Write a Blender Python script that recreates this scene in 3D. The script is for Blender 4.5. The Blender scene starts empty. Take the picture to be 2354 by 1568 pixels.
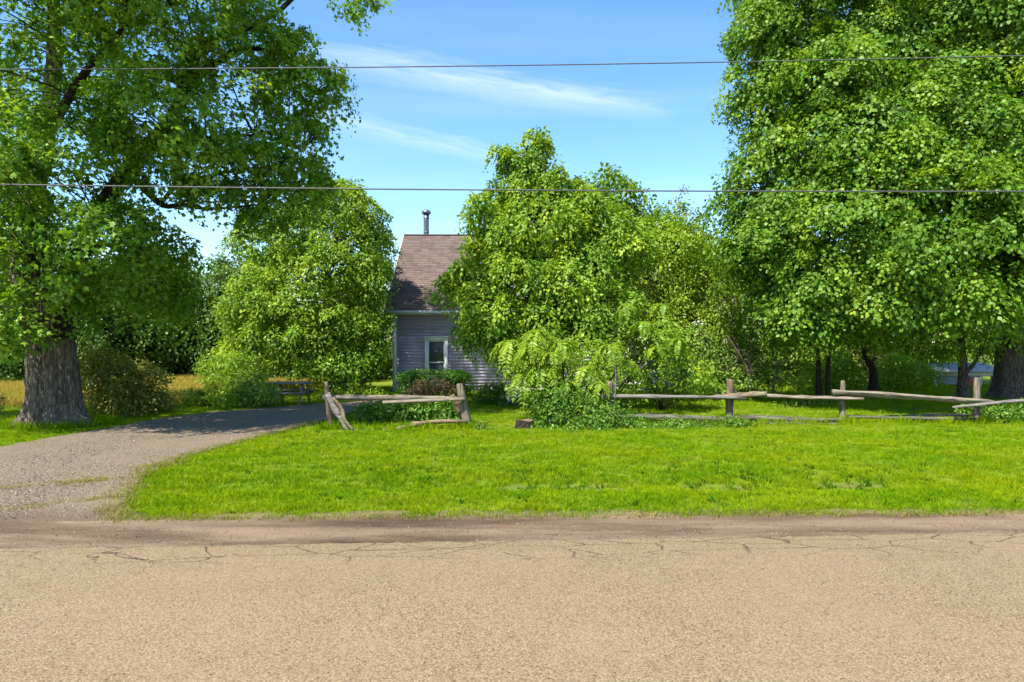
import bpy, math, random
import numpy as np
from mathutils import Vector

# ------------------------------------------------------------------ camera, sky, sun, exposure
SC = bpy.context.scene
COL = SC.collection
F, CX, CY, H = 1569.0, 1177.0, 784.0, 2.1      # focal length and centre in photo units, eye height

cam_d = bpy.data.cameras.new('camera')
cam = bpy.data.objects.new('camera', cam_d); COL.objects.link(cam)
cam.location = (0, 0, H); cam.rotation_euler = (math.radians(90), 0, 0)
cam_d.sensor_width = 36; cam_d.lens = F / 2354 * 36; cam_d.clip_start = 0.1; cam_d.clip_end = 2000
SC.camera = cam

SUN_EL, SUN_FRONT = math.radians(57), math.radians(50)   # sun from the left, a little in front of the house
sdir = Vector((-math.cos(SUN_EL) * math.cos(SUN_FRONT), -math.cos(SUN_EL) * math.sin(SUN_FRONT), math.sin(SUN_EL)))
sun_d = bpy.data.lights.new('sun', 'SUN'); sun_d.energy = 4.3; sun_d.angle = math.radians(0.53); sun_d.color = (1.0, 0.95, 0.86)
sun = bpy.data.objects.new('sun', sun_d); COL.objects.link(sun)
sun.rotation_euler = sdir.to_track_quat('Z', 'Y').to_euler(); sun.location = (-20, -10, 40)

world = bpy.data.worlds.new('World'); SC.world = world; world.use_nodes = True
wn, wl = world.node_tree.nodes, world.node_tree.links
wn.clear()
def wmath(op, a, b=None, c=None, clamp=False):
    n = wn.new('ShaderNodeMath'); n.operation = op; n.use_clamp = clamp
    for i, v in enumerate((a, b, c)):
        if v is None: continue
        if isinstance(v, (int, float)): n.inputs[i].default_value = v
        else: wl.new(v, n.inputs[i])
    return n.outputs[0]
sky = wn.new('ShaderNodeTexSky'); sky.sky_type = 'NISHITA'; sky.sun_disc = False
sky.sun_elevation = SUN_EL; sky.sun_rotation = math.atan2(sdir.x, sdir.y)
sky.air_density = 1.0; sky.dust_density = 0.15; sky.ozone_density = 1.8; sky.altitude = 100
hsv = wn.new('ShaderNodeHueSaturation'); hsv.inputs['Saturation'].default_value = 1.22
hsv.inputs['Hue'].default_value = 0.498
wl.new(sky.outputs[0], hsv.inputs['Color'])
tc = wn.new('ShaderNodeTexCoord'); sep = wn.new('ShaderNodeSeparateXYZ'); wl.new(tc.outputs['Generated'], sep.inputs[0])
zz = wmath('MAXIMUM', sep.outputs[2], 0.04)
PX, PY = wmath('DIVIDE', sep.outputs[0], zz), wmath('DIVIDE', sep.outputs[1], zz)
def streak(x0, y0, x1, y1, w, seed, amount):
    """one wisp of cirrus high overhead, in the plane of the cloud layer"""
    L = math.hypot(x1 - x0, y1 - y0); tx, ty = (x1 - x0) / L, (y1 - y0) / L
    cx, cy = (x0 + x1) / 2, (y0 + y1) / 2
    dx, dy = wmath('SUBTRACT', PX, cx), wmath('SUBTRACT', PY, cy)
    s = wmath('ADD', wmath('MULTIPLY', dx, tx), wmath('MULTIPLY', dy, ty))
    n = wmath('ADD', wmath('MULTIPLY', dx, -ty), wmath('MULTIPLY', dy, tx))
    cmb = wn.new('ShaderNodeCombineXYZ'); wl.new(wmath('MULTIPLY', s, 1.6), cmb.inputs[0]); wl.new(wmath('MULTIPLY', n, 5.0), cmb.inputs[1]); cmb.inputs[2].default_value = seed
    nz = wn.new('ShaderNodeTexNoise'); nz.inputs['Scale'].default_value = 1.9; nz.inputs['Detail'].default_value = 7; nz.inputs['Roughness'].default_value = 0.62
    nz.inputs['Distortion'].default_value = 0.5; wl.new(cmb.outputs[0], nz.inputs['Vector'])
    warp = wmath('MULTIPLY', wmath('SUBTRACT', nz.outputs['Fac'], 0.5), w * 1.6)
    nn = wmath('ADD', n, warp)
    fn = wmath('SUBTRACT', 1.0, wmath('DIVIDE', wmath('ABSOLUTE', nn), w), clamp=True)
    fs = wmath('SUBTRACT', 1.0, wmath('POWER', wmath('DIVIDE', wmath('ABSOLUTE', s), L * 0.62), 2.0), clamp=True)
    tex = wmath('MULTIPLY', wmath('SUBTRACT', nz.outputs['Fac'], 0.18), 1.9, clamp=True)
    return wmath('MULTIPLY', wmath('MULTIPLY', wmath('MULTIPLY', fn, fs), tex), amount)
c1 = streak(-0.66, 2.42, 0.62, 2.96, 0.19, 1.3, 0.6)
c2 = streak(-1.0, 2.93, -0.02, 3.78, 0.20, 4.1, 0.38)
cmb = wn.new('ShaderNodeCombineXYZ'); wl.new(PX, cmb.inputs[0]); wl.new(PY, cmb.inputs[1])
mp = wn.new('ShaderNodeMapping'); mp.inputs['Rotation'].default_value = (0, 0, math.radians(-28)); mp.inputs['Scale'].default_value = (0.45, 1.5, 1)
wl.new(cmb.outputs[0], mp.inputs[0])
nz = wn.new('ShaderNodeTexNoise'); nz.inputs['Scale'].default_value = 0.8; nz.inputs['Detail'].default_value = 6; wl.new(mp.outputs[0], nz.inputs['Vector'])
veil = wmath('MULTIPLY', wmath('SUBTRACT', nz.outputs['Fac'], 0.5, clamp=True), 0.5, clamp=True)
cl = wmath('MINIMUM', wmath('ADD', wmath('ADD', c1, c2), veil), 0.85)
mx = wn.new('ShaderNodeMix'); mx.data_type = 'RGBA'; wl.new(cl, mx.inputs['Factor'])
wl.new(hsv.outputs[0], mx.inputs[6]); mx.inputs[7].default_value = (4.2, 4.55, 5.0, 1)
bg = wn.new('ShaderNodeBackground'); bg.inputs[1].default_value = 0.112; wl.new(mx.outputs[2], bg.inputs[0])
wo = wn.new('ShaderNodeOutputWorld'); wl.new(bg.outputs[0], wo.inputs[0])

SC.view_settings.view_transform = 'Standard'; SC.view_settings.look = 'None'
SC.view_settings.gamma = 1.0; SC.view_settings.exposure = 1.4; SC.view_settings.use_curve_mapping = False
SC.cycles.max_bounces = 7; SC.cycles.diffuse_bounces = 6; SC.cycles.transmission_bounces = 6; SC.cycles.glossy_bounces = 2

# ------------------------------------------------------------------ helpers
random.seed(7)
def at(px, py, d): return Vector(((px - CX) / F * d, d, H + (CY - py) / F * d))
def gnd(px, py):
    d = F * H / (py - CY); return ((px - CX) / F * d, d)
def gz(x, y):
    """height of the ground"""
    x = np.asarray(x, float); y = np.asarray(y, float)
    lawn = 1 / (1 + np.exp(-(y - 8.6) / 0.16)) / (1 + np.exp(-(x + 5.2) / 0.25))
    z = 0.05 * lawn - 0.07 * lawn * np.exp(-((y - 9.9 - 0.03 * x) / 0.55) ** 2)
    z = z + 0.018 * lawn * np.sin(x * 1.3 + y * 0.7) * np.sin(y * 0.9 - 0.4 * x)
    return z - 0.02
def g1(x, y): return float(gz(x, y))

def link(o, parent=None):
    COL.objects.link(o)
    if parent is not None:
        o.parent = parent
    return o
def tag(o, label=None, cat=None, group=None, kind=None):
    for k, v in (('label', label), ('category', cat), ('group', group), ('kind', kind)):
        if v: o[k] = v
    return o
def thing(name, label, cat, loc, group=None):
    o = bpy.data.objects.new(name, None); COL.objects.link(o); o.location = loc; o.empty_display_size = 0.2
    return tag(o, label, cat, group)
def npmesh(name, V, Fc, mat, parent=None, tint=None, smooth=False):
    """V (n,3) in world coordinates, Fc (m,k) or list of such arrays; stored relative to the parent Empty"""
    V = np.asarray(V, np.float32)
    if parent is not None:
        p = parent; off = np.zeros(3)
        while p is not None: off = off + np.array(p.location); p = p.parent
        V = V - off.astype(np.float32)
    Fs = Fc if isinstance(Fc, list) else [Fc]
    Fs = [np.asarray(f, np.int32) for f in Fs if len(f)]
    me = bpy.data.meshes.new(name)
    me.vertices.add(len(V)); me.vertices.foreach_set('co', V.ravel())
    loops = np.concatenate([f.ravel() for f in Fs]); tot = np.concatenate([np.full(len(f), f.shape[1], np.int32) for f in Fs])
    me.loops.add(len(loops)); me.loops.foreach_set('vertex_index', loops)
    me.polygons.add(len(tot)); st = np.concatenate([[0], np.cumsum(tot)[:-1]]).astype(np.int32)
    me.polygons.foreach_set('loop_start', st)
    if smooth: me.polygons.foreach_set('use_smooth', np.ones(len(tot), bool))
    if tint is not None:
        a = me.attributes.new('tint', 'FLOAT', 'POINT'); a.data.foreach_set('value', np.asarray(tint, np.float32))
    me.update(calc_edges=True); me.validate()
    if mat: me.materials.append(mat)
    return link(bpy.data.objects.new(name, me), parent)

# ------------------------------------------------------------------ materials
def new_mat(name):
    m = bpy.data.materials.new(name); m.use_nodes = True
    nt = m.node_tree; nt.nodes.clear(); out = nt.nodes.new('ShaderNodeOutputMaterial')
    return m, nt, out
def nd(nt, typ, **kw):
    n = nt.nodes.new(typ)
    for k, v in kw.items():
        if k in ('op',): n.operation = v
        elif k == 'clamp': n.use_clamp = v
        elif k in n.inputs: n.inputs[k].default_value = v
        else: setattr(n, k, v)
    return n
def ramp(nt, src, stops):
    r = nt.nodes.new('ShaderNodeValToRGB'); e = r.color_ramp.elements
    while len(e) < len(stops): e.new(0.5)
    for el, (p, c) in zip(e, stops): el.position = p; el.color = (*c, 1)
    nt.links.new(src, r.inputs[0]); return r.outputs[0]
def mixc(nt, fac, a, b, mode='MIX'):
    m = nt.nodes.new('ShaderNodeMix'); m.data_type = 'RGBA'; m.blend_type = mode
    for s, v in ((m.inputs['Factor'], fac), (m.inputs[6], a), (m.inputs[7], b)):
        if isinstance(v, (int, float)): s.default_value = v
        elif isinstance(v, tuple): s.default_value = (*v, 1)
        else: nt.links.new(v, s)
    return m.outputs[2]
def mth(nt, op, a, b=None, clamp=False):
    n = nt.nodes.new('ShaderNodeMath'); n.operation = op; n.use_clamp = clamp
    for i, v in enumerate((a, b)):
        if v is None: continue
        if isinstance(v, (int, float)): n.inputs[i].default_value = v
        else: nt.links.new(v, n.inputs[i])
    return n.outputs[0]
def coords(nt, scale=(1, 1, 1), rot=(0, 0, 0), space='Object'):
    t = nt.nodes.new('ShaderNodeTexCoord'); m = nt.nodes.new('ShaderNodeMapping')
    m.inputs['Scale'].default_value = scale; m.inputs['Rotation'].default_value = rot
    nt.links.new(t.outputs[space], m.inputs[0]); return m.outputs[0]
def noise(nt, vec, scale, detail=4, rough=0.55, dist=0.0):
    n = nd(nt, 'ShaderNodeTexNoise', Scale=scale, Detail=detail, Roughness=rough, Distortion=dist)
    nt.links.new(vec, n.inputs['Vector']); return n.outputs['Fac']
def voro(nt, vec, scale, feature='F1', outp='Distance'):
    n = nt.nodes.new('ShaderNodeTexVoronoi'); n.feature = feature; n.inputs['Scale'].default_value = scale
    nt.links.new(vec, n.inputs['Vector']); return n.outputs[outp]
def bump(nt, h, strength, dist=0.02):
    b = nd(nt, 'ShaderNodeBump', Strength=strength, Distance=dist); nt.links.new(h, b.inputs['Height']); return b.outputs[0]
def surf(nt, out, col, rough=0.9, nrm=None, spec=0.2):
    p = nt.nodes.new('ShaderNodeBsdfPrincipled')
    if isinstance(col, tuple): p.inputs['Base Color'].default_value = (*col, 1)
    else: nt.links.new(col, p.inputs['Base Color'])
    p.inputs['Roughness'].default_value = rough; p.inputs['Specular IOR Level'].default_value = spec
    if nrm is not None: nt.links.new(nrm, p.inputs['Normal'])
    nt.links.new(p.outputs[0], out.inputs[0]); return p

def leaf_mat(name, dark, mid, light, trans=0.42, gloss=0.022, yellow=(1.25, 1.15, 0.5)):
    m, nt, out = new_mat(name)
    a = nd(nt, 'ShaderNodeAttribute', attribute_name='tint')
    c = ramp(nt, a.outputs['Fac'], [(0.0, dark), (0.5, mid), (1.0, light)])
    d = nt.nodes.new('ShaderNodeBsdfDiffuse'); nt.links.new(c, d.inputs[0])
    t = nt.nodes.new('ShaderNodeBsdfTranslucent')
    tcx = mixc(nt, 1.0, c, yellow, 'MULTIPLY'); nt.links.new(tcx, t.inputs[0])
    s1 = nd(nt, 'ShaderNodeMixShader', Fac=trans); nt.links.new(d.outputs[0], s1.inputs[1]); nt.links.new(t.outputs[0], s1.inputs[2])
    g = nd(nt, 'ShaderNodeBsdfGlossy', Roughness=0.5); g.inputs[0].default_value = (0.85, 0.95, 0.8, 1)
    s2 = nd(nt, 'ShaderNodeMixShader', Fac=gloss); nt.links.new(s1.outputs[0], s2.inputs[1]); nt.links.new(g.outputs[0], s2.inputs[2])
    nt.links.new(s2.outputs[0], out.inputs[0]); return m
LM = {
 'maple':  leaf_mat('maple_leaf', (0.0479, 0.1204, 0.0074), (0.1248, 0.2480, 0.0139), (0.3039, 0.4252, 0.0267)),
 'maple2': leaf_mat('silver_maple_leaf', (0.0581, 0.1445, 0.0105), (0.1384, 0.2807, 0.0154), (0.3114, 0.4592, 0.0347), trans=0.5),
 'walnut': leaf_mat('walnut_leaf', (0.0731, 0.1630, 0.0096), (0.1765, 0.3048, 0.0150), (0.3606, 0.4819, 0.0288), trans=0.42),
 'sumac':  leaf_mat('sumac_leaf', (0.1067, 0.2093, 0.0093), (0.1988, 0.3162, 0.0149), (0.3492, 0.4371, 0.0326), trans=0.42),
 'yellow': leaf_mat('yellow_leaf', (0.105, 0.200, 0.008), (0.215, 0.330, 0.012), (0.350, 0.445, 0.022), trans=0.42, yellow=(1.1, 1.15, 0.5)),
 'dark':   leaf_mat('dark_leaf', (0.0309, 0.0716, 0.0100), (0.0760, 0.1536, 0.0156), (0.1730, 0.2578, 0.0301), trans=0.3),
 'lilac':  leaf_mat('lilac_leaf', (0.0593, 0.1299, 0.0150), (0.1412, 0.2480, 0.0246), (0.3178, 0.4111, 0.0535), trans=0.38),
 'box':    leaf_mat('box_leaf', (0.0315, 0.0992, 0.0053), (0.0782, 0.1985, 0.0096), (0.1690, 0.3260, 0.0171), trans=0.25),
 'brown':  leaf_mat('brown_leaf', (0.085, 0.055, 0.028), (0.190, 0.120, 0.060), (0.300, 0.205, 0.105), trans=0.3, yellow=(1, .85, .6)),
 'olive':  leaf_mat('olive_leaf', (0.0782, 0.0968, 0.0139), (0.1765, 0.1913, 0.0235), (0.3253, 0.2835, 0.0535), trans=0.35),
 'weed':   leaf_mat('weed_leaf', (0.0353, 0.1004, 0.0086), (0.0820, 0.1830, 0.0128), (0.1892, 0.3189, 0.0299), trans=0.32),
 'pale':   leaf_mat('pale_leaf', (0.30, 0.37, 0.38), (0.48, 0.55, 0.58), (0.68, 0.72, 0.74), trans=0.2),
}
def bark_mat(name, lo, hi, sc=1.0):
    m, nt, out = new_mat(name)
    v = coords(nt, (9 * sc, 9 * sc, 1.7 * sc))
    n1 = noise(nt, v, 1.6, 7, 0.68, 0.4); n2 = noise(nt, coords(nt), 1.3, 3)
    ve = voro(nt, v, 1.7, 'DISTANCE_TO_EDGE')
    h = mth(nt, 'ADD', mth(nt, 'MULTIPLY', n1, 0.8), mth(nt, 'MINIMUM', ve, 0.25))
    c = ramp(nt, h, [(0.32, tuple(0.35 * x for x in lo)), (0.52, lo), (0.8, hi)])
    c = mixc(nt, mth(nt, 'MULTIPLY', n2, 0.5), c, (0.30, 0.30, 0.24), 'MULTIPLY') if False else c
    c2 = mixc(nt, mth(nt, 'MULTIPLY', mth(nt, 'SUBTRACT', n2, 0.45, True), 1.6, True), c, (hi[0] * .9, hi[1] * 1.02, hi[2] * .85))
    surf(nt, out, c2, 0.95, bump(nt, h, 1.0, 0.09)); return m
BARK = bark_mat('grey_bark', (0.125, 0.094, 0.075), (0.262, 0.208, 0.170))
BARK_D = bark_mat('dark_bark', (0.0341, 0.0252, 0.0187), (0.0806, 0.0588, 0.0442), 1.4)
BARK_P = bark_mat('pale_bark', (0.1612, 0.1232, 0.0884), (0.2852, 0.2240, 0.1664), 2.0)
TWIG_B = bark_mat('twig_bark', (0.0465, 0.0336, 0.0234), (0.1054, 0.0784, 0.0572), 2.0)

def wood_mat(name, lo, hi, sc=(1.4, 24, 24)):
    m, nt, out = new_mat(name)
    v = coords(nt, sc); n1 = noise(nt, v, 1.5, 6, 0.65, 0.6)
    n2 = noise(nt, coords(nt), 2.2, 4)
    c = ramp(nt, n1, [(0.34, tuple(x * .2 for x in lo)), (0.46, lo), (0.66, hi)])
    c = mixc(nt, mth(nt, 'MULTIPLY', mth(nt, 'SUBTRACT', n2, 0.5, True), 2.2, True), c, (0.20, 0.22, 0.12))
    surf(nt, out, c, 0.92, bump(nt, n1, 0.8, 0.02)); return m
WOOD = wood_mat('weathered_cedar', (0.1650, 0.1302, 0.0957), (0.3102, 0.2542, 0.1914))
WOOD_B = wood_mat('brown_cedar', (0.1386, 0.0961, 0.0580), (0.2772, 0.1984, 0.1276))
WOOD_V = wood_mat('weathered_cedar_post', (0.1320, 0.1054, 0.0754), (0.2640, 0.2170, 0.1624), (14, 14, 1.6))
WOOD_BV = wood_mat('brown_cedar_post', (0.1122, 0.0744, 0.0493), (0.2178, 0.1550, 0.1044), (14, 14, 1.6))
WOOD_L = wood_mat('dark_cedar', (0.075, 0.068, 0.055), (0.165, 0.145, 0.115))  # darkened cedar for the bottom rails
WOOD_G = wood_mat('grey_cedar', (0.1320, 0.1209, 0.1073), (0.2376, 0.2139, 0.1885))

# ------------------------------------------------------------------ ground outlines
def y_road(x): return 7.17 + 0.053 * np.asarray(x)
_rs = np.random.RandomState(3); _ph = _rs.uniform(0, 6.3, 8); _am = _rs.uniform(0.3, 1, 8)
def wob(x, s=1.0):
    x = np.asarray(x, float); return sum(a * np.sin(x * s * (0.7 + 0.9 * k) + p) for k, (a, p) in enumerate(zip(_am, _ph))) / 8
def y_grass(x): return 8.12 + 0.026 * np.asarray(x) + 0.12 * wob(x, 1.5)
DRIVE = [gnd(278, 1197), gnd(276, 1172), gnd(300, 1125), gnd(345, 1085), gnd(420, 1052), gnd(560, 1015), gnd(660, 992), gnd(735, 974),
         (-4.6, 19.4), (-4.4, 22.3), (-3.0, 23.0), (-3.0, 24.3), gnd(760, 926), gnd(640, 936), gnd(480, 948), gnd(370, 962), gnd(250, 984), gnd(120, 1006), gnd(0, 1029), (-13.0, 12.0), (-17, 10.2), (-24, 8.9), (-24, 7.3), (-4.7, 7.3)]
DP = np.array(DRIVE)
def in_poly(x, y, P):
    x = np.asarray(x); y = np.asarray(y); r = np.zeros(x.shape, bool); n = len(P)
    for i in range(n):
        x0, y0 = P[i]; x1, y1 = P[(i + 1) % n]
        if y0 == y1: continue
        c = ((y0 > y) != (y1 > y)) & (x < (x1 - x0) * (y - y0) / (y1 - y0) + x0); r ^= c
    return r
def grid_mesh(xs, ys, zoff, keep=None):
    X, Y = np.meshgrid(xs, ys); Z = gz(X, Y) + zoff
    V = np.stack([X.ravel(), Y.ravel(), Z.ravel()], 1); nx = len(xs)
    i = np.arange(len(ys) - 1)[:, None] * nx + np.arange(nx - 1)[None]; i = i.ravel()
    Q = np.stack([i, i + 1, i + nx + 1, i + nx], 1)
    if keep is not None:
        c = V[Q].mean(1); Q = Q[keep(c[:, 0], c[:, 1])]
        u, inv = np.unique(Q.ravel(), return_inverse=True); V = V[u]; Q = inv.reshape(-1, 4)
    return V, Q

# ground: soil and turf under the blades of grass, dry hay beyond
m, nt, out = new_mat('turf')
v = coords(nt, space='Object'); sx = nd(nt, 'ShaderNodeSeparateXYZ'); nt.links.new(v, sx.inputs[0])
n1 = noise(nt, v, 0.55, 5); n2 = noise(nt, v, 9, 6, 0.7); n3 = noise(nt, v, 60, 3, 0.7)
c = ramp(nt, mth(nt, 'ADD', mth(nt, 'MULTIPLY', n1, 0.6), mth(nt, 'MULTIPLY', n2, 0.4)), [(0.36, (0.0865, 0.1389, 0.0048)), (0.5, (0.1441, 0.1926, 0.0064)), (0.66, (0.2402, 0.2285, 0.0200))])
c = mixc(nt, mth(nt, 'MULTIPLY', n3, 0.6), c, (0.0577, 0.1254, 0.0048))
dirt = mth(nt, 'MULTIPLY', mth(nt, 'SUBTRACT', noise(nt, v, 2.3, 6, 0.7), 0.58, True), 5.0, True)
c = mixc(nt, mth(nt, 'MULTIPLY', dirt, 0.6), c, (0.2115, 0.1523, 0.0680))
swale = mth(nt, 'SUBTRACT', 1.0, mth(nt, 'MULTIPLY', mth(nt, 'ABSOLUTE', mth(nt, 'SUBTRACT', mth(nt, 'SUBTRACT', sx.outputs[1], 9.75), mth(nt, 'MULTIPLY', sx.outputs[0], .03))), 2.6), True)
c = mixc(nt, mth(nt, 'MULTIPLY', swale, mth(nt, 'MULTIPLY', noise(nt, v, 3.0, 5, .7), 1.3), True), c, (.15, .105, .055))
far = mth(nt, 'MULTIPLY', mth(nt, 'SUBTRACT', sx.outputs[1], 45), 0.1, True)
c = mixc(nt, far, c, (0.0961, 0.1344, 0.0160))
surf(nt, out, c, 0.95, bump(nt, mth(nt, 'ADD', n2, n3), 0.6, 0.04)); TURF = m
xs = np.concatenate([[-600, -250, -120, -70, -45], np.arange(-32, 32.1, 0.4), [45, 70, 120, 250, 600]])
ys = np.concatenate([[-200, -60, -20, -8, 0, 4, 6], np.arange(7.5, 18, 0.2), np.arange(18, 46, 1.0), [50, 60, 80, 120, 250, 900]])
V, Q = grid_mesh(xs, ys, 0.0)
tag(npmesh('ground', V, Q, TURF, smooth=True), kind='structure')

# road: worn tan chip seal, cracked along its broken edge
m, nt, out = new_mat('chip_seal')
v = coords(nt); sx = nd(nt, 'ShaderNodeSeparateXYZ'); nt.links.new(v, sx.inputs[0])
vc = nt.nodes.new('ShaderNodeTexVoronoi'); vc.inputs['Scale'].default_value = 85; nt.links.new(v, vc.inputs['Vector'])
stone = ramp(nt, vc.outputs['Color'], [(0.0, (0.0912, 0.0655, 0.0381)), (0.3, (0.1960, 0.1440, 0.0854)), (0.7, (0.2463, 0.1837, 0.1113)), (1.0, (0.3375, 0.2604, 0.1661))])
gaps = ramp(nt, vc.outputs['Distance'], [(0.42, (1, 1, 1)), (0.78, (0.6020, 0.5346, 0.4420))])
c = mixc(nt, 1.0, stone, gaps, 'MULTIPLY')
big = noise(nt, v, 0.6, 5, 0.6); c = mixc(nt, mth(nt, 'MULTIPLY', mth(nt, 'SUBTRACT', big, 0.42, True), 1.3, True), c, (0.2389, 0.1724, 0.1051))
pit = mth(nt, 'MULTIPLY', mth(nt, 'SUBTRACT', 0.17, voro(nt, coords(nt, (1, 1.0, 1)), 13.0), True), 9.0, True)
pitm = mth(nt, 'GREATER_THAN', noise(nt, v, 3.1, 3, 0.6), 0.47)
c = mixc(nt, mth(nt, 'MULTIPLY', mth(nt, 'MULTIPLY', pit, pitm), 0.9), c, (0.0501, 0.0345, 0.0214))
pit2 = mth(nt, 'MULTIPLY', mth(nt, 'SUBTRACT', 0.15, voro(nt, coords(nt, (1, 1.0, 1), (0, 0, 1)), 30.0), True), 9.0, True)
c = mixc(nt, mth(nt, 'MULTIPLY', pit2, 0.55), c, (0.0593, 0.0414, 0.0259))
band = noise(nt, coords(nt, (.06, 1.1, 1), (0, 0, -.053)), 1.0, 4, .6)
c = mixc(nt, mth(nt, 'MULTIPLY', mth(nt, 'SUBTRACT', band, .46, True), 1.5, True), c, mixc(nt, 1.0, c, (0.8207, 0.8101, 0.7402), 'MULTIPLY'))
blot = noise(nt, v, 2.6, 5, .7)
c = mixc(nt, mth(nt, 'MULTIPLY', mth(nt, 'SUBTRACT', blot, .52, True), 2.2, True), c, mixc(nt, 1.0, c, (0.9119, 0.8911, 0.8056), 'MULTIPLY'))
edge = mth(nt, 'SUBTRACT', mth(nt, 'ADD', mth(nt, 'MULTIPLY', sx.outputs[0], 0.053), 7.17), sx.outputs[1])      # metres in from the broken edge
wv = nt.nodes.new('ShaderNodeVectorMath'); wv.operation = 'ADD'
nzc = nd(nt, 'ShaderNodeTexNoise', Scale=3.0, Detail=5.0, Roughness=0.7); nt.links.new(v, nzc.inputs['Vector'])
sc_ = nt.nodes.new('ShaderNodeVectorMath'); sc_.operation = 'SCALE'; sc_.inputs['Scale'].default_value = 0.24; nt.links.new(nzc.outputs['Color'], sc_.inputs[0])
nt.links.new(coords(nt, (0.8, 2.3, 1)), wv.inputs[0]); nt.links.new(sc_.outputs[0], wv.inputs[1])
ve = nt.nodes.new('ShaderNodeTexVoronoi'); ve.feature = 'DISTANCE_TO_EDGE'; ve.inputs['Scale'].default_value = 1.5; nt.links.new(wv.outputs[0], ve.inputs['Vector'])
crk = mth(nt, 'MULTIPLY', mth(nt, 'SUBTRACT', 0.021, ve.outputs['Distance'], True), 90.0, True)
nearm = mth(nt, 'MULTIPLY', mth(nt, 'SUBTRACT', 1.15, mth(nt, 'ADD', edge, mth(nt, 'MULTIPLY', noise(nt, v, 0.8, 2), 0.7))), 2.5, True)
brk = mth(nt, 'MULTIPLY', mth(nt, 'SUBTRACT', noise(nt, v, 1.3, 3), 0.33, True), 7.0, True)
crk = mth(nt, 'MULTIPLY', mth(nt, 'MULTIPLY', crk, nearm), brk)
c = mixc(nt, mth(nt, 'MULTIPLY', crk, 0.85), c, (0.0319, 0.0225, 0.0145))
hgt = mth(nt, 'SUBTRACT', mth(nt, 'MULTIPLY', vc.outputs['Distance'], -0.6), mth(nt, 'MULTIPLY', mth(nt, 'ADD', pit, crk), 0.8))
surf(nt, out, c, 0.9, bump(nt, hgt, 0.45, 0.008)); ROADM = m
xr = np.concatenate([[-120, -60], np.arange(-20, 20.01, 0.08), [60, 120]])
ye = y_road(xr) + 0.05 * wob(xr, 3) + 0.04 * wob(xr, 9) + 0.014 * np.random.RandomState(5).randn(len(xr)) * (abs(xr) < 21)
rows = [np.full(len(xr), -9.0), np.full(len(xr), 0.0), np.full(len(xr), 4.0), ye - 0.04, ye, ye + 0.02]
zs = [0.0, 0.01, 0.012, 0.010, 0.004, -0.03]
V = np.concatenate([np.stack([xr, r, np.full(len(xr), z)], 1) for r, z in zip(rows, zs)]); nx = len(xr)
i = (np.arange(len(rows) - 1)[:, None] * nx + np.arange(nx - 1)[None]).ravel()
tag(npmesh('road', V, np.stack([i, i + 1, i + nx + 1, i + nx], 1), ROADM), kind='structure')

# shoulder of packed brown dirt, and the gravel drive
m, nt, out = new_mat('shoulder_dirt')
v = coords(nt); sx = nd(nt, 'ShaderNodeSeparateXYZ'); nt.links.new(v, sx.inputs[0])
n1 = noise(nt, coords(nt, (0.35, 1.9, 1)), 1.3, 6, 0.62); n2 = noise(nt, v, 45, 4, 0.7)
c = ramp(nt, mth(nt, 'ADD', mth(nt, 'MULTIPLY', n1, 0.7), mth(nt, 'MULTIPLY', n2, 0.3)), [(0.36, (0.0518, 0.0317, 0.0176)), (0.47, (0.1166, 0.0769, 0.0468)), (0.60, (0.2030, 0.1437, 0.0907))])
surf(nt, out, c, 0.95, bump(nt, n2, 0.7, 0.02)); DIRT = m
xr = np.concatenate([[-60], np.arange(-22, 22.01, 0.2), [60]]); nx = len(xr)
y0 = y_road(xr) - 0.12; y1 = y_grass(xr) + 0.35
rows = [y0 + (y1 - y0) * t for t in (0, .15, .35, .55, .75, 1)]
zs = [-0.012, -0.008, -0.012, -0.004, 0.006, 0.004]
V = np.concatenate([np.stack([xr, r, z + 0.006 * wob(xr * 2 + k, 2)], 1) for k, (r, z) in enumerate(zip(rows, zs))])
i = (np.arange(len(rows) - 1)[:, None] * nx + np.arange(nx - 1)[None]).ravel()
tag(npmesh('road_shoulder', V, np.stack([i, i + 1, i + nx + 1, i + nx], 1), DIRT, smooth=True), kind='structure')

m, nt, out = new_mat('gravel')
v = coords(nt); vc = nt.nodes.new('ShaderNodeTexVoronoi'); vc.inputs['Scale'].default_value = 52; nt.links.new(v, vc.inputs['Vector'])
c = ramp(nt, vc.outputs['Color'], [(0.0, (0.0880, 0.0702, 0.0500)), (0.45, (0.1892, 0.1485, 0.1057)), (0.8, (0.2640, 0.2079, 0.1485)), (1.0, (0.3872, 0.3177, 0.2356))])
c = mixc(nt, 1.0, c, ramp(nt, vc.outputs['Distance'], [(0.35, (1, 1, 1)), (0.8, (0.4400, 0.3877, 0.3142))]), 'MULTIPLY')
n1 = noise(nt, v, 0.9, 5, 0.6)
c = mixc(nt, mth(nt, 'MULTIPLY', mth(nt, 'SUBTRACT', n1, 0.45, True), 2.6, True), c, (0.1980, 0.1443, 0.0942))
sx = nd(nt, 'ShaderNodeSeparateXYZ'); nt.links.new(v, sx.inputs[0])
near = mth(nt, 'MULTIPLY', mth(nt, 'SUBTRACT', mth(nt, 'ADD', 8.1, mth(nt, 'MULTIPLY', noise(nt, v, .9, 4, .65), 1.1)), sx.outputs[1]), 2.2, True)
c = mixc(nt, mth(nt, 'MULTIPLY', near, .85), c, (0.1155, 0.0770, 0.0479))
surf(nt, out, c, 0.95, bump(nt, mth(nt, 'MULTIPLY', vc.outputs['Distance'], -1), 0.7, 0.02)); GRAVEL = m
V, Q = grid_mesh(np.arange(-18.2, -2.6, 0.09), np.arange(7.2, 24.6, 0.09), 0.03, lambda x, y: in_poly(x + .06 * wob(y, 5), y + .06 * wob(x, 5), DP) & (y > y_road(x) + 0.1))
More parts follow.
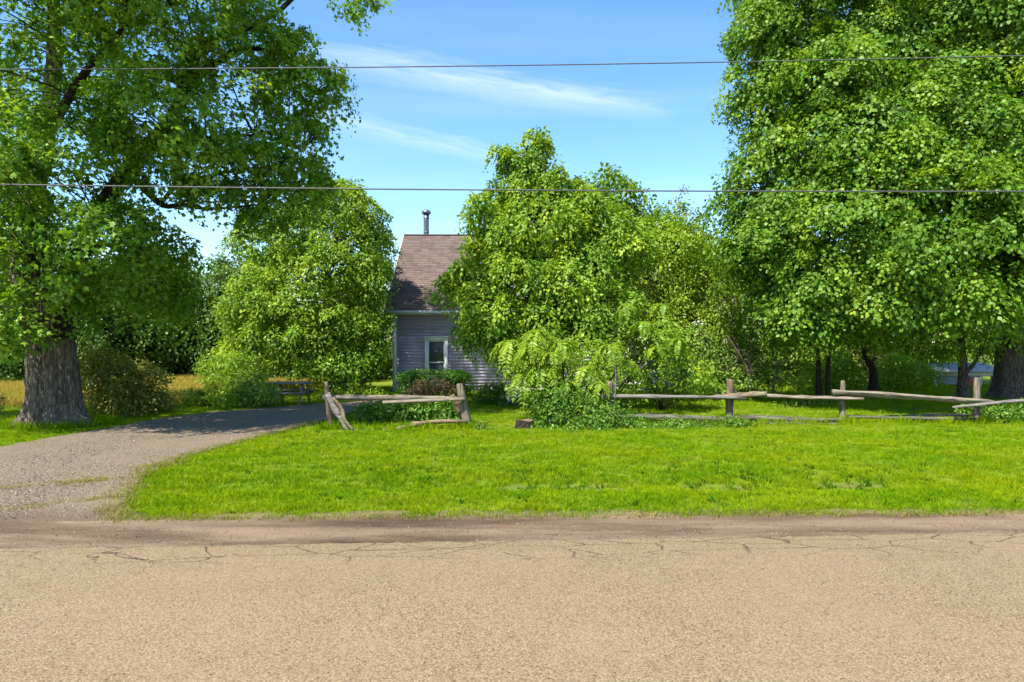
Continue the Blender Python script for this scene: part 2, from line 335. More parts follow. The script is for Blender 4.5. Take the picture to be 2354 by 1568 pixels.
V[:, 2] += 0.008 * np.sin(V[:, 0] * 2.1) * np.cos(V[:, 1] * 0.7)
V[:, 2] -= 0.05 / (1 + np.exp((V[:, 1] - y_road(V[:, 0]) - 0.85 - 0.18 * wob(V[:, 0], 2.2)) / 0.13))
tag(npmesh('driveway', V, Q, GRAVEL, smooth=True), kind='structure')

# ------------------------------------------------------------------ scattered grass, hay and stones (uncountable)
def scatter(name, pts, rot, scl, src_me, label, cat):
    me = bpy.data.meshes.new(name); me.vertices.add(len(pts)); me.vertices.foreach_set('co', np.asarray(pts, np.float32).ravel())
    a = me.attributes.new('rot', 'FLOAT_VECTOR', 'POINT'); a.data.foreach_set('vector', np.asarray(rot, np.float32).ravel())
    a = me.attributes.new('scl', 'FLOAT_VECTOR', 'POINT'); a.data.foreach_set('vector', np.asarray(scl, np.float32).ravel())
    o = link(bpy.data.objects.new(name, me)); tag(o, label, cat, kind='stuff')
    src = bpy.data.objects.new(src_me.name, src_me)                  # the tuft or stone that is repeated; not itself in the scene
    g = bpy.data.node_groups.new(name, 'GeometryNodeTree')
    g.interface.new_socket('Geometry', in_out='INPUT', socket_type='NodeSocketGeometry')
    g.interface.new_socket('Geometry', in_out='OUTPUT', socket_type='NodeSocketGeometry')
    gi, go = g.nodes.new('NodeGroupInput'), g.nodes.new('NodeGroupOutput')
    ip = g.nodes.new('GeometryNodeInstanceOnPoints'); oi = g.nodes.new('GeometryNodeObjectInfo'); oi.inputs['Object'].default_value = src
    r = g.nodes.new('GeometryNodeInputNamedAttribute'); r.data_type = 'FLOAT_VECTOR'; r.inputs[0].default_value = 'rot'
    s = g.nodes.new('GeometryNodeInputNamedAttribute'); s.data_type = 'FLOAT_VECTOR'; s.inputs[0].default_value = 'scl'
    g.links.new(gi.outputs[0], ip.inputs['Points']); g.links.new(oi.outputs['Geometry'], ip.inputs['Instance'])
    g.links.new(r.outputs[0], ip.inputs['Rotation']); g.links.new(s.outputs[0], ip.inputs['Scale']); g.links.new(ip.outputs[0], go.inputs[0])
    md = o.modifiers.new('scatter', 'NODES'); md.node_group = g
    return o
def blade_tuft(name, n, rad, h0, h1, w, mat, seed, lean=0.5):
    rs = np.random.RandomState(seed); V = []; T = []
    for k in range(n):
        a = rs.uniform(0, 6.283); r = rad * math.sqrt(rs.uniform()); h = rs.uniform(h0, h1); b = rs.uniform(0, 6.283)
        p = np.array([r * math.cos(a), r * math.sin(a), -0.01]); s = np.array([math.cos(b), math.sin(b), 0]) * w * rs.uniform(.7, 1.3)
        l = np.array([math.cos(a + rs.uniform(-1, 1)), math.sin(a + rs.uniform(-1, 1)), 0]) * h * lean * rs.uniform(.2, 1.2)
        m_ = p + l * 0.35 + np.array([0, 0, h * 0.6]); t = p + l + np.array([0, 0, h])
        i = len(V); V += [p - s, p + s, m_ - s * .8, m_ + s * .8, t]; T += [(i, i + 1, i + 3), (i, i + 3, i + 2), (i + 2, i + 3, i + 4)]
    me = bpy.data.meshes.new(name); me.from_pydata([tuple(x) for x in V], [], T); me.materials.append(mat); return me
def blade_mat(name, a, b, c_, patch):
    m, nt, out = new_mat(name)
    oi = nt.nodes.new('ShaderNodeObjectInfo'); c = ramp(nt, oi.outputs['Random'], [(0.0, a), (0.55, b), (1.0, c_)])
    gm = nt.nodes.new('ShaderNodeNewGeometry')
    n1 = noise(nt, gm.outputs['Position'], 0.45, 4, 0.6)
    c = mixc(nt, mth(nt, 'MULTIPLY', mth(nt, 'SUBTRACT', n1, 0.44, True), 3.2, True), c, patch)
    n3 = noise(nt, gm.outputs['Position'], 1.1, 5, 0.7); c = mixc(nt, mth(nt, 'MULTIPLY', mth(nt, 'SUBTRACT', n3, 0.59, True), 4.0, True), c, (.30, .27, .07))
    n2 = noise(nt, gm.outputs['Position'], 1.9, 4, 0.6)
    c = mixc(nt, mth(nt, 'MULTIPLY', mth(nt, 'SUBTRACT', n2, 0.5, True), 3.0, True), c, a)
    d = nt.nodes.new('ShaderNodeBsdfDiffuse'); nt.links.new(c, d.inputs[0])
    t = nt.nodes.new('ShaderNodeBsdfTranslucent'); nt.links.new(mixc(nt, 1.0, c, (1.2, 1.1, 0.5), 'MULTIPLY'), t.inputs[0])
    s1 = nd(nt, 'ShaderNodeMixShader', Fac=0.4); nt.links.new(d.outputs[0], s1.inputs[1]); nt.links.new(t.outputs[0], s1.inputs[2])
    nt.links.new(s1.outputs[0], out.inputs[0]); return m
LAWN = blade_mat('lawn_blade', (0.1076, 0.2208, 0.0032), (0.1754, 0.3036, 0.0048), (0.2717, 0.3754, 0.0112), (0.3000, 0.3478, 0.0080))
HAY = blade_mat('hay_blade', (0.3024, 0.2553, 0.0484), (0.4536, 0.3481, 0.0774), (0.5400, 0.4061, 0.1162), (0.3456, 0.3365, 0.0484))
DRYB = blade_mat('dry_blade', (0.1600, 0.1886, 0.0240), (0.2880, 0.2460, 0.0800), (0.3840, 0.2952, 0.1280), (0.1920, 0.2296, 0.0320))
rs = np.random.RandomState(11)
FIELD = lambda x, y: (x < -9.0) & (y > 22 + 0.25 * wob(x, 2)) & ~((x > -10.6) & (y < 24))
def sample(y0, y1, dens, xlim=0.82, pad=1.5):
    n = int(dens * (y1 - y0) * (xlim * (y0 + y1) + 2 * pad)); y = rs.uniform(y0, y1, n); x = rs.uniform(-1, 1, n) * (xlim * y1 + pad)
    k = abs(x) < xlim * y + pad; return x[k], y[k]
def lawn_ok(x, y):
    e = 0.10 * np.sin(x * 7.1) * np.sin(x * 2.3 + 1)
    return (y > y_grass(x) + 0.02 + 0.05 * rs.randn(len(x))) & ~in_poly(x + 0.09 * rs.randn(len(x)), y + 0.09 * rs.randn(len(x)), DP)
P_, S_ = [], []
for (a, b, dn, s0) in ((7.8, 10.0, 330, 1.0), (10, 13, 210, 1.05), (13, 15.6, 150, 1.05), (15.6, 19, 110, .85), (19, 24, 55, 1.2), (24, 32, 28, 1.6)):
    x, y = sample(a, b, dn); k = lawn_ok(x, y) & ~FIELD(x, y) & ~((abs(x - 1.0) < 5.9) & (y > 27.9)); x, y = x[k], y[k]
    bare = (np.sin(x * 1.1 + 0.5) * np.sin(x * 0.37 + 1.9) + np.sin(x * 2.7) * 0.4 > 0.1) & (abs(y - 9.75 - 0.03 * x) < 0.32) & (x > -3)   # thin turf along the swale
    k = ~(bare & (rs.uniform(size=len(x)) < 0.86)); x, y = x[k], y[k]
    P_.append(np.stack([x, y, gz(x, y)], 1))
    clump = 0.8 + 0.35 * np.sin(x * 3.1 + np.sin(y * 4)) * np.sin(y * 5.3 + x) + 0.3 * np.exp(-((y - 10.3) / 0.35) ** 2)
    s = s0 * rs.uniform(0.7, 1.25, len(x)); S_.append(np.stack([s, s, s * clump], 1))
P_ = np.concatenate(P_); S_ = np.concatenate(S_); n = len(P_)
R_ = np.stack([rs.normal(0, .12, n), rs.normal(0, .12, n), rs.uniform(0, 6.283, n)], 1)
half = rs.uniform(size=n) < 0.5
for j, sel in enumerate((half, ~half)):
    scatter('lawn_grass', P_[sel], R_[sel], S_[sel], blade_tuft('grass_tuft', 16, 0.075, 0.035, 0.085, 0.0042, LAWN, 20 + j, 0.8), 'short bright green mown grass of the verge and yard', 'grass')
wx = rs.uniform(-9, 12, 5200); wy = rs.uniform(8.3, 15.5, 5200)
wk = lawn_ok(wx, wy) & (rs.uniform(size=5200) < np.clip(.04 + .75 * np.exp(-((wy - 10.2 - .03 * wx) / .8) ** 2) * (np.sin(wx * 1.7 + 2 * np.sin(wx * .6)) > -.2), 0, 1)); wx, wy = wx[wk], wy[wk]; n = len(wx); s = rs.uniform(.6, 1.3, n)
WEEDB = blade_mat('clover_blade', (0.035, 0.105, 0.008), (0.070, 0.165, 0.010), (0.16, 0.24, 0.02), (0.09, 0.18, 0.01))
scatter('lawn_weeds', np.stack([wx, wy, gz(wx, wy) + .01], 1), np.stack([rs.normal(0, .15, n), rs.normal(0, .15, n), rs.uniform(0, 6.28, n)], 1), np.stack([s, s, s], 1),
        blade_tuft('weed_rosette', 11, 0.06, 0.03, 0.08, 0.012, WEEDB, 37, 1.3), 'broad leaved weeds scattered through the mown verge', 'weeds')
# yellowed fringe where the turf meets the dirt
x = rs.uniform(-13, 13, 2600); y = y_grass(x) + rs.normal(0.0, 0.05, len(x)); k = ~in_poly(x, y, DP); x, y = x[k], y[k]; n = len(x)
s = rs.uniform(.6, 1.1, n)
scatter('edge_grass', np.stack([x, y, gz(x, y)], 1), np.stack([rs.normal(0, .3, n), rs.normal(0, .3, n), rs.uniform(0, 6.28, n)], 1), np.stack([s, s, s], 1),
        blade_tuft('edge_tuft', 12, 0.07, 0.03, 0.07, 0.004, DRYB, 31, 1.2), 'thin yellowed grass fringe along the dirt shoulder', 'grass')
k = rs.randint(0, 7, 900); t_ = rs.uniform(size=900); x = DP[k, 0] * (1 - t_) + DP[k + 1, 0] * t_ + rs.normal(-.05, .09, 900); y = DP[k, 1] * (1 - t_) + DP[k + 1, 1] * t_ + rs.normal(0, .09, 900); n = 900; s = rs.uniform(.5, 1.1, n)
scatter('drive_edge_grass', np.stack([x, y, gz(x, y) + .02], 1), np.stack([rs.normal(0, .3, n), rs.normal(0, .3, n), rs.uniform(0, 6.28, n)], 1), np.stack([s, s, s], 1),
        blade_tuft('edge_tuft', 12, 0.09, 0.02, 0.06, 0.004, DRYB, 39, 1.3), 'thin yellowed grass along the edge of the gravel drive', 'grass')
# two strips of grass and weeds growing in the gravel
gp = []
for (px, py, a, b, n) in ((200, 1107, .42, .24, 100), (225, 1152, .32, .16, 50), (365, 1072, .42, .24, 110), (75, 1165, .6, .4, 45), (10, 1125, .4, .3, 25)):
    c0 = gnd(px, py); x = c0[0] + rs.normal(0, a / 2, n) ; y = c0[1] + rs.normal(0, b / 2, n) + 0.35 * (x - c0[0]); gp.append(np.stack([x, y], 1))
gp = np.concatenate(gp); n = len(gp); s = rs.uniform(.5, 1.0, n)
scatter('drive_weeds', np.stack([gp[:, 0], gp[:, 1], gz(gp[:, 0], gp[:, 1]) + .03], 1), np.stack([rs.normal(0, .2, n), rs.normal(0, .2, n), rs.uniform(0, 6.28, n)], 1), np.stack([s, s, s * .8], 1),
        blade_tuft('weed_tuft', 14, 0.08, 0.02, 0.05, 0.004, DRYB, 33, 1.0), 'strips of low weeds growing through the gravel drive', 'weeds')
tp = [((128 - CX) / F * 17.2, 17.2, 1.05, 420)] + [((p - CX) / F * d, d, .22, 45) for p, d in ((761, 16.05), (1077, 16.3), (1404, 17.2), (1676, 17.4), (1935, 17.3), (2243, 17.3))] + [(x_, 17.05, .35, 11) for x_ in np.linspace(2.6, 12.2, 26)] + [(x_, 15.95, .3, 9) for x_ in np.linspace(-3.7, -1.2, 8)]
tg = np.concatenate([np.stack([cx + rr_ * np.cos(an), cy + rr_ * .8 * np.sin(an)], 1) for cx, cy, r0, m_ in tp for an, rr_ in [(rs.uniform(0, 6.28, m_), r0 * rs.uniform(.75, 1.25, m_) if r0 > .5 else r0 * np.sqrt(rs.uniform(0, 1.4, m_)))]]); n = len(tg); s = rs.uniform(.8, 1.6, n)
scatter('tall_grass', np.stack([tg[:, 0], tg[:, 1], gz(tg[:, 0], tg[:, 1])], 1), np.stack([rs.normal(0, .2, n), rs.normal(0, .2, n), rs.uniform(0, 6.28, n)], 1), np.stack([s, s, s], 1),
        blade_tuft('tall_tuft', 12, 0.06, 0.08, 0.17, 0.005, LAWN, 43, .7), 'unmown tufts of longer grass round the trunk, posts and low rails', 'grass')
# hay field
x = rs.uniform(-30, -9, 26000); y = rs.uniform(21.6, 36, 26000); k = FIELD(x, y); x, y = x[k], y[k]; n = len(x); s = rs.uniform(.7, 1.2, n)
scatter('hay_grass', np.stack([x, y, gz(x, y)], 1), np.stack([rs.normal(0, .1, n), rs.normal(0, .1, n), rs.uniform(0, 6.28, n)], 1), np.stack([s, s, s], 1),
        blade_tuft('hay_tuft', 12, 0.13, 0.2, 0.42, 0.008, HAY, 35, 0.4), 'tall dry yellow grass of the field behind the big trunk', 'grass')
# loose stones
def stone_mesh(name, mat, seed):
    r = np.random.RandomState(seed); V = np.array([(1, 0, 0), (-1, 0, 0), (0, 1, 0), (0, -1, 0), (0, 0, .7), (0, 0, -.5), (.7, .7, .1), (-.7, .6, .2), (.6, -.7, 0), (-.6, -.7, .15)], float) * r.uniform(.8, 1.2, (10, 3))
    import bmesh
    bm = bmesh.new(); [bm.verts.new(v_) for v_ in V]; bmesh.ops.convex_hull(bm, input=bm.verts); me = bpy.data.meshes.new(name); bm.to_mesh(me); bm.free(); me.materials.append(mat); return me
m, nt, out = new_mat('stone')
oi = nt.nodes.new('ShaderNodeObjectInfo'); surf(nt, out, ramp(nt, oi.outputs['Random'], [(0, (0.0720, 0.0585, 0.0462)), (.4, (0.1520, 0.1216, 0.0945)), (.8, (0.2160, 0.1748, 0.1365)), (1, (0.3680, 0.3116, 0.2520))]), .9); STONE = m
x = rs.uniform(-13, -3.5, 60000); y = 7.6 + 15.5 * rs.uniform(size=60000) ** 1.8; k = in_poly(x, y, DP) & (y > y_road(x) + 1.1) & (abs(x) < .8 * y + .3); x, y = x[k], y[k]
x2 = rs.uniform(-7, 7, 2600); f = rs.uniform(size=2600) ** 1.3; y2 = y_road(x2) + 0.02 + f * (y_grass(x2) - y_road(x2)); z2 = np.full(len(x2), 0.0)
X = np.concatenate([x, x2]); Y = np.concatenate([y, y2]); Z = np.concatenate([np.where(y < y_road(x) + 1.15, .002, gz(x, y) + .032), z2]); n = len(X); s = 0.004 + 0.010 * rs.uniform(size=n) ** 2.4
s[len(x):] *= .75
scatter('loose_gravel', np.stack([X, Y, Z], 1), rs.uniform(0, 6.28, (n, 3)) * (.2, .2, 1), np.stack([s, s * .8, s * .7], 1), stone_mesh('pebble', STONE, 2), 'loose grey and tan stones on the drive and shoulder', 'gravel')

# ------------------------------------------------------------------ tubes, leaves, trees
def smooth_path(pts, n):
    """Catmull-Rom through pts of (x,y,z,r)"""
    P = np.array([tuple(p) for p in pts], float)
    if len(P) < 3:
        t = np.linspace(0, 1, n)[:, None]; return P[0] * (1 - t) + P[-1] * t
    Q = np.vstack([2 * P[0] - P[1], P, 2 * P[-1] - P[-2]]); out_ = []
    seg = len(P) - 1; T = np.linspace(0, seg, n)
    for t in T:
        i = min(int(t), seg - 1); u = t - i; a, b, c, d = Q[i:i + 4]
        out_.append(.5 * (2 * b + (c - a) * u + (2 * a - 5 * b + 4 * c - d) * u * u + (3 * b - a - 3 * c + d) * u ** 3))
    return np.array(out_)
def tube(path, sides=8, jit=0.0, seed=0, cap=True, sq=1.0):
    """path (n,4) -> V, quads, cap fans"""
    r_ = np.random.RandomState(seed); P = np.asarray(path, float); C, R = P[:, :3], np.maximum(P[:, 3], 0.0015)
    T = np.gradient(C, axis=0); T /= np.linalg.norm(T, axis=1)[:, None] + 1e-9
    ref = np.array([0, 1, 0]) if abs(T[0][2]) > .6 else np.array([0, 0, 1]); V = []
    prof = 1 + jit * r_.uniform(-1, 1, sides)
    for k in range(len(C)):
        u = np.cross(ref, T[k]); u /= np.linalg.norm(u) + 1e-9; w = np.cross(T[k], u)
        a = np.arange(sides) / sides * 2 * np.pi; rr = R[k] * prof * (1 + .35 * jit * r_.uniform(-1, 1, sides))
        V.append(C[k] + rr[:, None] * (np.cos(a)[:, None] * u + sq * np.sin(a)[:, None] * w))
    V = np.concatenate(V); n = len(C); i = np.arange(n - 1)[:, None] * sides; j = np.arange(sides)[None]; j2 = (j + 1) % sides
    Q = np.stack([(i + j).ravel(), (i + j2).ravel(), (i + sides + j2).ravel(), (i + sides + j).ravel()], 1)
    Tr = np.zeros((0, 3), int)
    if cap:
        V = np.vstack([V, C[0], C[-1]]); j = np.arange(sides); j2 = (j + 1) % sides
        Tr = np.concatenate([np.stack([np.full(sides, n * sides), j2, j], 1), np.stack([np.full(sides, n * sides + 1), (n - 1) * sides + j, (n - 1) * sides + j2], 1)])
    return V, Q, Tr
def tube_obj(name, pts, mat, parent, n=14, sides=9, jit=.1, seed=0, sm=True, sq=1.0):
    V, Q, T = tube(smooth_path(pts, n), sides, jit, seed, True, sq); return npmesh(name, V, [Q, T], mat, parent, smooth=sm)

LEAF = {  # (across, along, lift), triangles
 'maple': (np.array([(0, 0, 0), (-.56, .50, -.05), (-.17, .55, .03), (0, 1, -.08), (.17, .55, .03), (.56, .50, -.05)]), np.array([(0, 1, 2), (0, 2, 4), (2, 3, 4), (0, 4, 5)])),
 'broad': (np.array([(0, 0, 0), (-.41, .42, -.06), (0, 1, -.14), (.41, .42, -.06)]), np.array([(0, 1, 2), (0, 2, 3)])),
 'oval':  (np.array([(0, 0, 0), (-.29, .42, -.08), (0, 1, -.10), (.29, .42, -.08)]), np.array([(0, 1, 2), (0, 2, 3)])),
 'long':  (np.array([(0, 0, 0), (-.16, .4, -.05), (0, 1, -.1), (.16, .4, -.05)]), np.array([(0, 1, 2), (0, 2, 3)])),
}
def norm(v): return v / (np.linalg.norm(v, axis=-1, keepdims=True) + 1e-9)
def leaves(P, N, T, S, tint, shape):
    L, tri = LEAF[shape]; N = norm(N); T = norm(T - (T * N).sum(1, keepdims=True) * N); B = np.cross(N, T)
    V = P[:, None] + S[:, None, None] * (L[None, :, 0:1] * B[:, None] + L[None, :, 1:2] * T[:, None] + L[None, :, 2:3] * N[:, None])
    k = len(L); Fc = tri[None] + (np.arange(len(P)) * k)[:, None, None]
    return V.reshape(-1, 3), Fc.reshape(-1, 3), np.repeat(np.clip(tint, 0, 1), k)

def clump_leaves(C, OUT, rs, per, R, size, droop=0.5, thick=0.25, upb=0.8, spread=0.55, tmix=0.5, tsd=0.16):
    """C (m,3) clump centres, OUT (m,3) outward directions; each clump is a drooping spray of leaves"""
    m = len(C); n = np.repeat(np.arange(m), per); k = len(n)
    up = np.array([0, 0, 1.0]); A = norm(OUT + upb * up + .5 * rs.randn(m, 3)); E1 = norm(np.cross(A, rs.randn(m, 3))); E2 = np.cross(A, E1)
    rad = R * rs.uniform(.45, 1.4, m)
    r = np.sqrt(rs.uniform(size=k)); th = rs.uniform(0, 6.283, k); rr = rad[n] * r
    d = np.cos(th)[:, None] * E1[n] + np.sin(th)[:, None] * E2[n]
    P = C[n] + d * rr[:, None] + A[n] * (rad[n] * thick * rs.randn(k))[:, None]; P[:, 2] -= droop * rad[n] * r ** 2
    N = A[n] + spread * rs.randn(k, 3) + .35 * d; T = d + .45 * OUT[n] + np.array([0, 0, -.75]) + .5 * rs.randn(k, 3)
    S = size * rs.uniform(.6, 1.25, k); ct = rs.normal(tmix, tsd, m); tint = ct[n] + rs.normal(0, .10, k)
    return P, N, T, S, tint
def rough_(d, rs):
    """uneven outline of a bough"""
    f = np.ones(len(d))
    for k in range(5): f += .085 * np.sin(d @ (rs.randn(3) * 3.2) + rs.uniform(0, 6.28))
    return np.clip(f, .62, 1.4)
def lobe_clumps(lobes, rs, spacing, fill=0.35, back=0.55):
    """centres of the sprays on the skin of the crown, and some within it"""
    C, O = [], []; A = [(np.array(c), np.array(r)) for c, r in lobes]
    for q, (c, r) in enumerate(A):
        area = 4 * np.pi * (((r[0] * r[1]) ** 1.6 + (r[0] * r[2]) ** 1.6 + (r[1] * r[2]) ** 1.6) / 3) ** (1 / 1.6)
        n = max(4, int(area / spacing ** 2)); d = norm(rs.randn(n, 3)); u = rs.uniform(.74, 1.08, n) * rough_(d, rs)
        p = c + d * r * u[:, None]; keep = np.ones(n, bool)
        for q2, (c2, r2) in enumerate(A):
            if q2 != q: keep &= (((p - c2) / r2) ** 2).sum(1) > .62
        view = norm(np.array([0, 0, H]) - c); keep &= ((d * view).sum(1) > -.15) | (rs.uniform(size=n) < back)
        C.append(p[keep]); O.append(norm(d / r)[keep])
        nf = int(n * fill); d = norm(rs.randn(nf, 3)); C.append(c + d * r * rs.uniform(.25, .75, nf)[:, None]); O.append(d)
    return np.concatenate(C), np.concatenate(O)
def sprigs(lobes, rs, n, r0, zf=.6):
    """small leading boughs that break the outline of the crown"""
    out_ = list(lobes)
    for k in range(n):
        c, r = lobes[rs.randint(len(lobes))]; d = norm(rs.randn(3)); d[2] = abs(d[2]) * zf + d[2] * (1 - zf)
        q = r0 * rs.uniform(.6, 1.3); out_.append((tuple(np.array(c) + d * np.array(r) * 1.02), (q, q, q * .8)))
    return out_
def px_lobes(L): return [(tuple(at(x, y, d)), (rx * d / F, ry, rz * d / F)) for (x, y, d, rx, rz, ry) in L]
def crown(root, name, lobes, mat, rs, spacing=.55, per=40, R=.5, size=.15, shape='maple', fill=.35, back=.5, zmin=.03, **kw):
    C, O = lobe_clumps(lobes, rs, spacing, fill, back)
    P, N, T, S, t = clump_leaves(C, O, rs, per, R, size, **kw)
    k = P[:, 2] > zmin; V, Fc, tt = leaves(P[k], N[k], T[k], S[k], t[k], shape)
    o = npmesh(name, V, Fc, mat, root, tint=tt); o['kind'] = 'stuff'; return o, C
def twigs(root, C, nodes, mat, rs, frac=.5, r0=.018):
    """thin twigs from the nearest limb to the sprays"""
    nodes = np.asarray(nodes)[:, :3]; Vs, Qs, off = [], [], 0
    for c in C[rs.uniform(size=len(C)) < frac]:
        w = np.linalg.norm(nodes - c, axis=1) + 1.2 * np.maximum(0, nodes[:, 2] - c[2]); b = nodes[np.argmin(w)]; L = np.linalg.norm(c - b)
        if L < .25 or L > 5: continue
        mid = (b + c) / 2 + np.array([0, 0, .14 * L]) + rs.randn(3) * .08 * L; r = r0 * (.6 + .35 * L)
        p = smooth_path([(*b, r), (*mid, r * .7), (*c, r * .3)], 5); V, Q, _ = tube(p, 3, 0, 0, False); Vs.append(V); Qs.append(Q + off); off += len(V)
    if Vs:
        o = npmesh('twigs', np.concatenate(Vs), np.concatenate(Qs), mat, root); o['kind'] = 'stuff'
def simple_tree(name, label, cat, base, trunk, lobes, mat, seed, group=None, bark=BARK_D, limbs=None, tw=.45, sprig=None, sides=9, **kw):
    """trunk: list of (x,y,z,r); a limb goes out to each lobe unless limbs are given"""
    rs = np.random.RandomState(seed); root = thing(name, label, cat, (base[0], base[1], g1(*base)), group)
    tp = smooth_path(trunk, 16); V, Q, T = tube(tp, sides, .1, seed); npmesh('trunk', V, [Q, T], bark, root, smooth=True); nodes = [tp[6:]]
    if limbs is None:
        limbs = []
        for (c, r) in lobes:
            c = np.array(c); k = np.argmin(np.linalg.norm(tp[5:, :3] - c, axis=1) + 1.0 * np.maximum(0, tp[5:, 2] - c[2] + .4)) + 5; b = tp[k]; L = np.linalg.norm(c - b[:3])
            if L < .5: continue
            mid = (b[:3] + c) / 2 + np.array([0, 0, .12 * L]) + rs.randn(3) * .07 * L; rb = min(b[3] * .7, .02 + .022 * L, .006 + .055 * min(r))
            limbs.append([(*b[:3], rb), (*mid, rb * .7), (*c, rb * .35)])
    for q, l in enumerate(limbs):
        p = smooth_path(l, 10); V, Q, T = tube(p, 6, .12, seed + q); npmesh('limb', V, [Q, T], bark, root, smooth=True); nodes.append(p[2:])
    if sprig: lobes = sprigs(lobes, rs, *sprig)
    o, C = crown(root, 'crown', lobes, mat, rs, **kw)
    if tw: twigs(root, C, np.concatenate(nodes), TWIG_B if bark is not BARK_P else BARK_P, rs, tw)
    return root
def shrub(name, label, cat, lobes, mat, seed, group=None, stems=6, stem_mat=TWIG_B, stem_r=.016, **kw):
    rs = np.random.RandomState(seed); c0 = np.mean([c for c, r in lobes], axis=0); lo = min(c[2] for c, r in lobes)
    root = thing(name, label, cat, (c0[0], c0[1], g1(c0[0], c0[1])), group)
    zb = g1(c0[0], c0[1])
    for q in range(stems):
        c, r = lobes[q % len(lobes)]; b = (c0[0] + rs.normal(0, .12), c0[1] + rs.normal(0, .1)); e = np.array(c) + rs.randn(3) * np.array(r) * .4; e[2] = max(e[2], zb + .12)
        mid = (np.array([b[0], b[1], zb]) + e) / 2 + np.array([0, 0, .1])
        V, Q, T = tube(smooth_path([(b[0], b[1], zb - .03, stem_r * 1.3), (*mid, stem_r), (*e, stem_r * .4)], 7), 5, .1, q); npmesh('stem', V, [Q, T], stem_mat, root, smooth=True)
    crown(root, 'foliage', lobes, mat, rs, **kw)
    return root

# ------------------------------------------------------------------ the house
def box(V, Q, x0, x1, y0, y1, z0, z1):
    i = len(V); V += [(x0, y0, z0), (x1, y0, z0), (x1, y1, z0), (x0, y1, z0), (x0, y0, z1), (x1, y0, z1), (x1, y1, z1), (x0, y1, z1)]
    Q += [(i, i + 3, i + 2, i + 1), (i + 4, i + 5, i + 6, i + 7), (i, i + 1, i + 5, i + 4), (i + 1, i + 2, i + 6, i + 5), (i + 2, i + 3, i + 7, i + 6), (i + 3, i, i + 4, i + 7)]
def boxes(name, bl, mat, parent):
    V, Q = [], []
    for b in bl: box(V, Q, *b)
    return npmesh(name, V, np.array(Q), mat, parent)
def paint_mat(name, col, rough=.55, var=.1, dirt=(0.3, 0.28, 0.24), scale=3.0):
    m, nt, out = new_mat(name); v = coords(nt); n1 = noise(nt, coords(nt, (1, 1, .35)), scale, 5, .65)
    c = mixc(nt, mth(nt, 'MULTIPLY', mth(nt, 'SUBTRACT', n1, .46, True), 1.4, True), col, tuple(a * .6 + b * .25 for a, b in zip(col, dirt)))
    oi = nt.nodes.new('ShaderNodeObjectInfo'); c = mixc(nt, 1.0, c, ramp(nt, oi.outputs['Random'], [(0, (.86, .86, .87)), (1, (1, 1, 1))]), 'MULTIPLY')
    surf(nt, out, c, rough, None, .3); return m
MAUVE = paint_mat('mauve_siding', (0.405, 0.350, 0.485))
WHITE = paint_mat('white_trim', (0.78, 0.79, 0.80))
m, nt, out = new_mat('window_glass')
n1 = noise(nt, coords(nt), 1.7, 3); p = surf(nt, out, ramp(nt, n1, [(.3, (.055, .062, .075)), (.7, (.07, .078, .092))]), .12, None, .35); GLASS = m
m, nt, out = new_mat('dark_metal'); n1 = noise(nt, coords(nt, (6, 6, 1)), 2, 4)
p = surf(nt, out, ramp(nt, n1, [(.3, (.10, .115, .14)), (.7, (.24, .26, .30))]), .38, None, .5); p.inputs['Metallic'].default_value = .7; METAL = m
m, nt, out = new_mat('asphalt_shingle')
a = nd(nt, 'ShaderNodeAttribute', attribute_name='tint'); n2 = noise(nt, coords(nt), 38, 4, .7); n3 = noise(nt, coords(nt), .9, 4)
c = ramp(nt, mth(nt, 'ADD', mth(nt, 'MULTIPLY', a.outputs['Fac'], .30), mth(nt, 'MULTIPLY', n2, .70)), [(.2, (0.0774, 0.0538, 0.0472)), (.5, (0.1399, 0.0994, 0.0861)), (.8, (0.1994, 0.1462, 0.1249))])
c = mixc(nt, mth(nt, 'MULTIPLY', mth(nt, 'SUBTRACT', n3, .5, True), 1.8, True), c, (0.1369, 0.1169, 0.0889))
surf(nt, out, c, .95, bump(nt, n2, .5, .01)); SHING = m

HY, HX0, HX1, EZ, HD = 28.0, -4.86, 6.95, 3.36, 9.2
house = thing('house', 'mauve clapboard house with brown shingle roof, white trim and stovepipe', 'house', (1.0, HY, -.02))
RY, RZ = HY + HD / 2, 7.17
# body of the wall, with gable ends
V = [(HX0, HY + .02, -.05), (HX1, HY + .02, -.05), (HX1, HY + HD, -.05), (HX0, HY + HD, -.05), (HX0, HY + .02, EZ), (HX1, HY + .02, EZ), (HX1, HY + HD, EZ), (HX0, HY + HD, EZ), (HX0, RY, RZ - .22), (HX1, RY, RZ - .22)]
wall = npmesh('wall', V, [np.array([(0, 1, 5, 4), (2, 3, 7, 6)]), np.array([(1, 2, 6, 9, 5), (3, 0, 4, 8, 7)])], MAUVE, house)
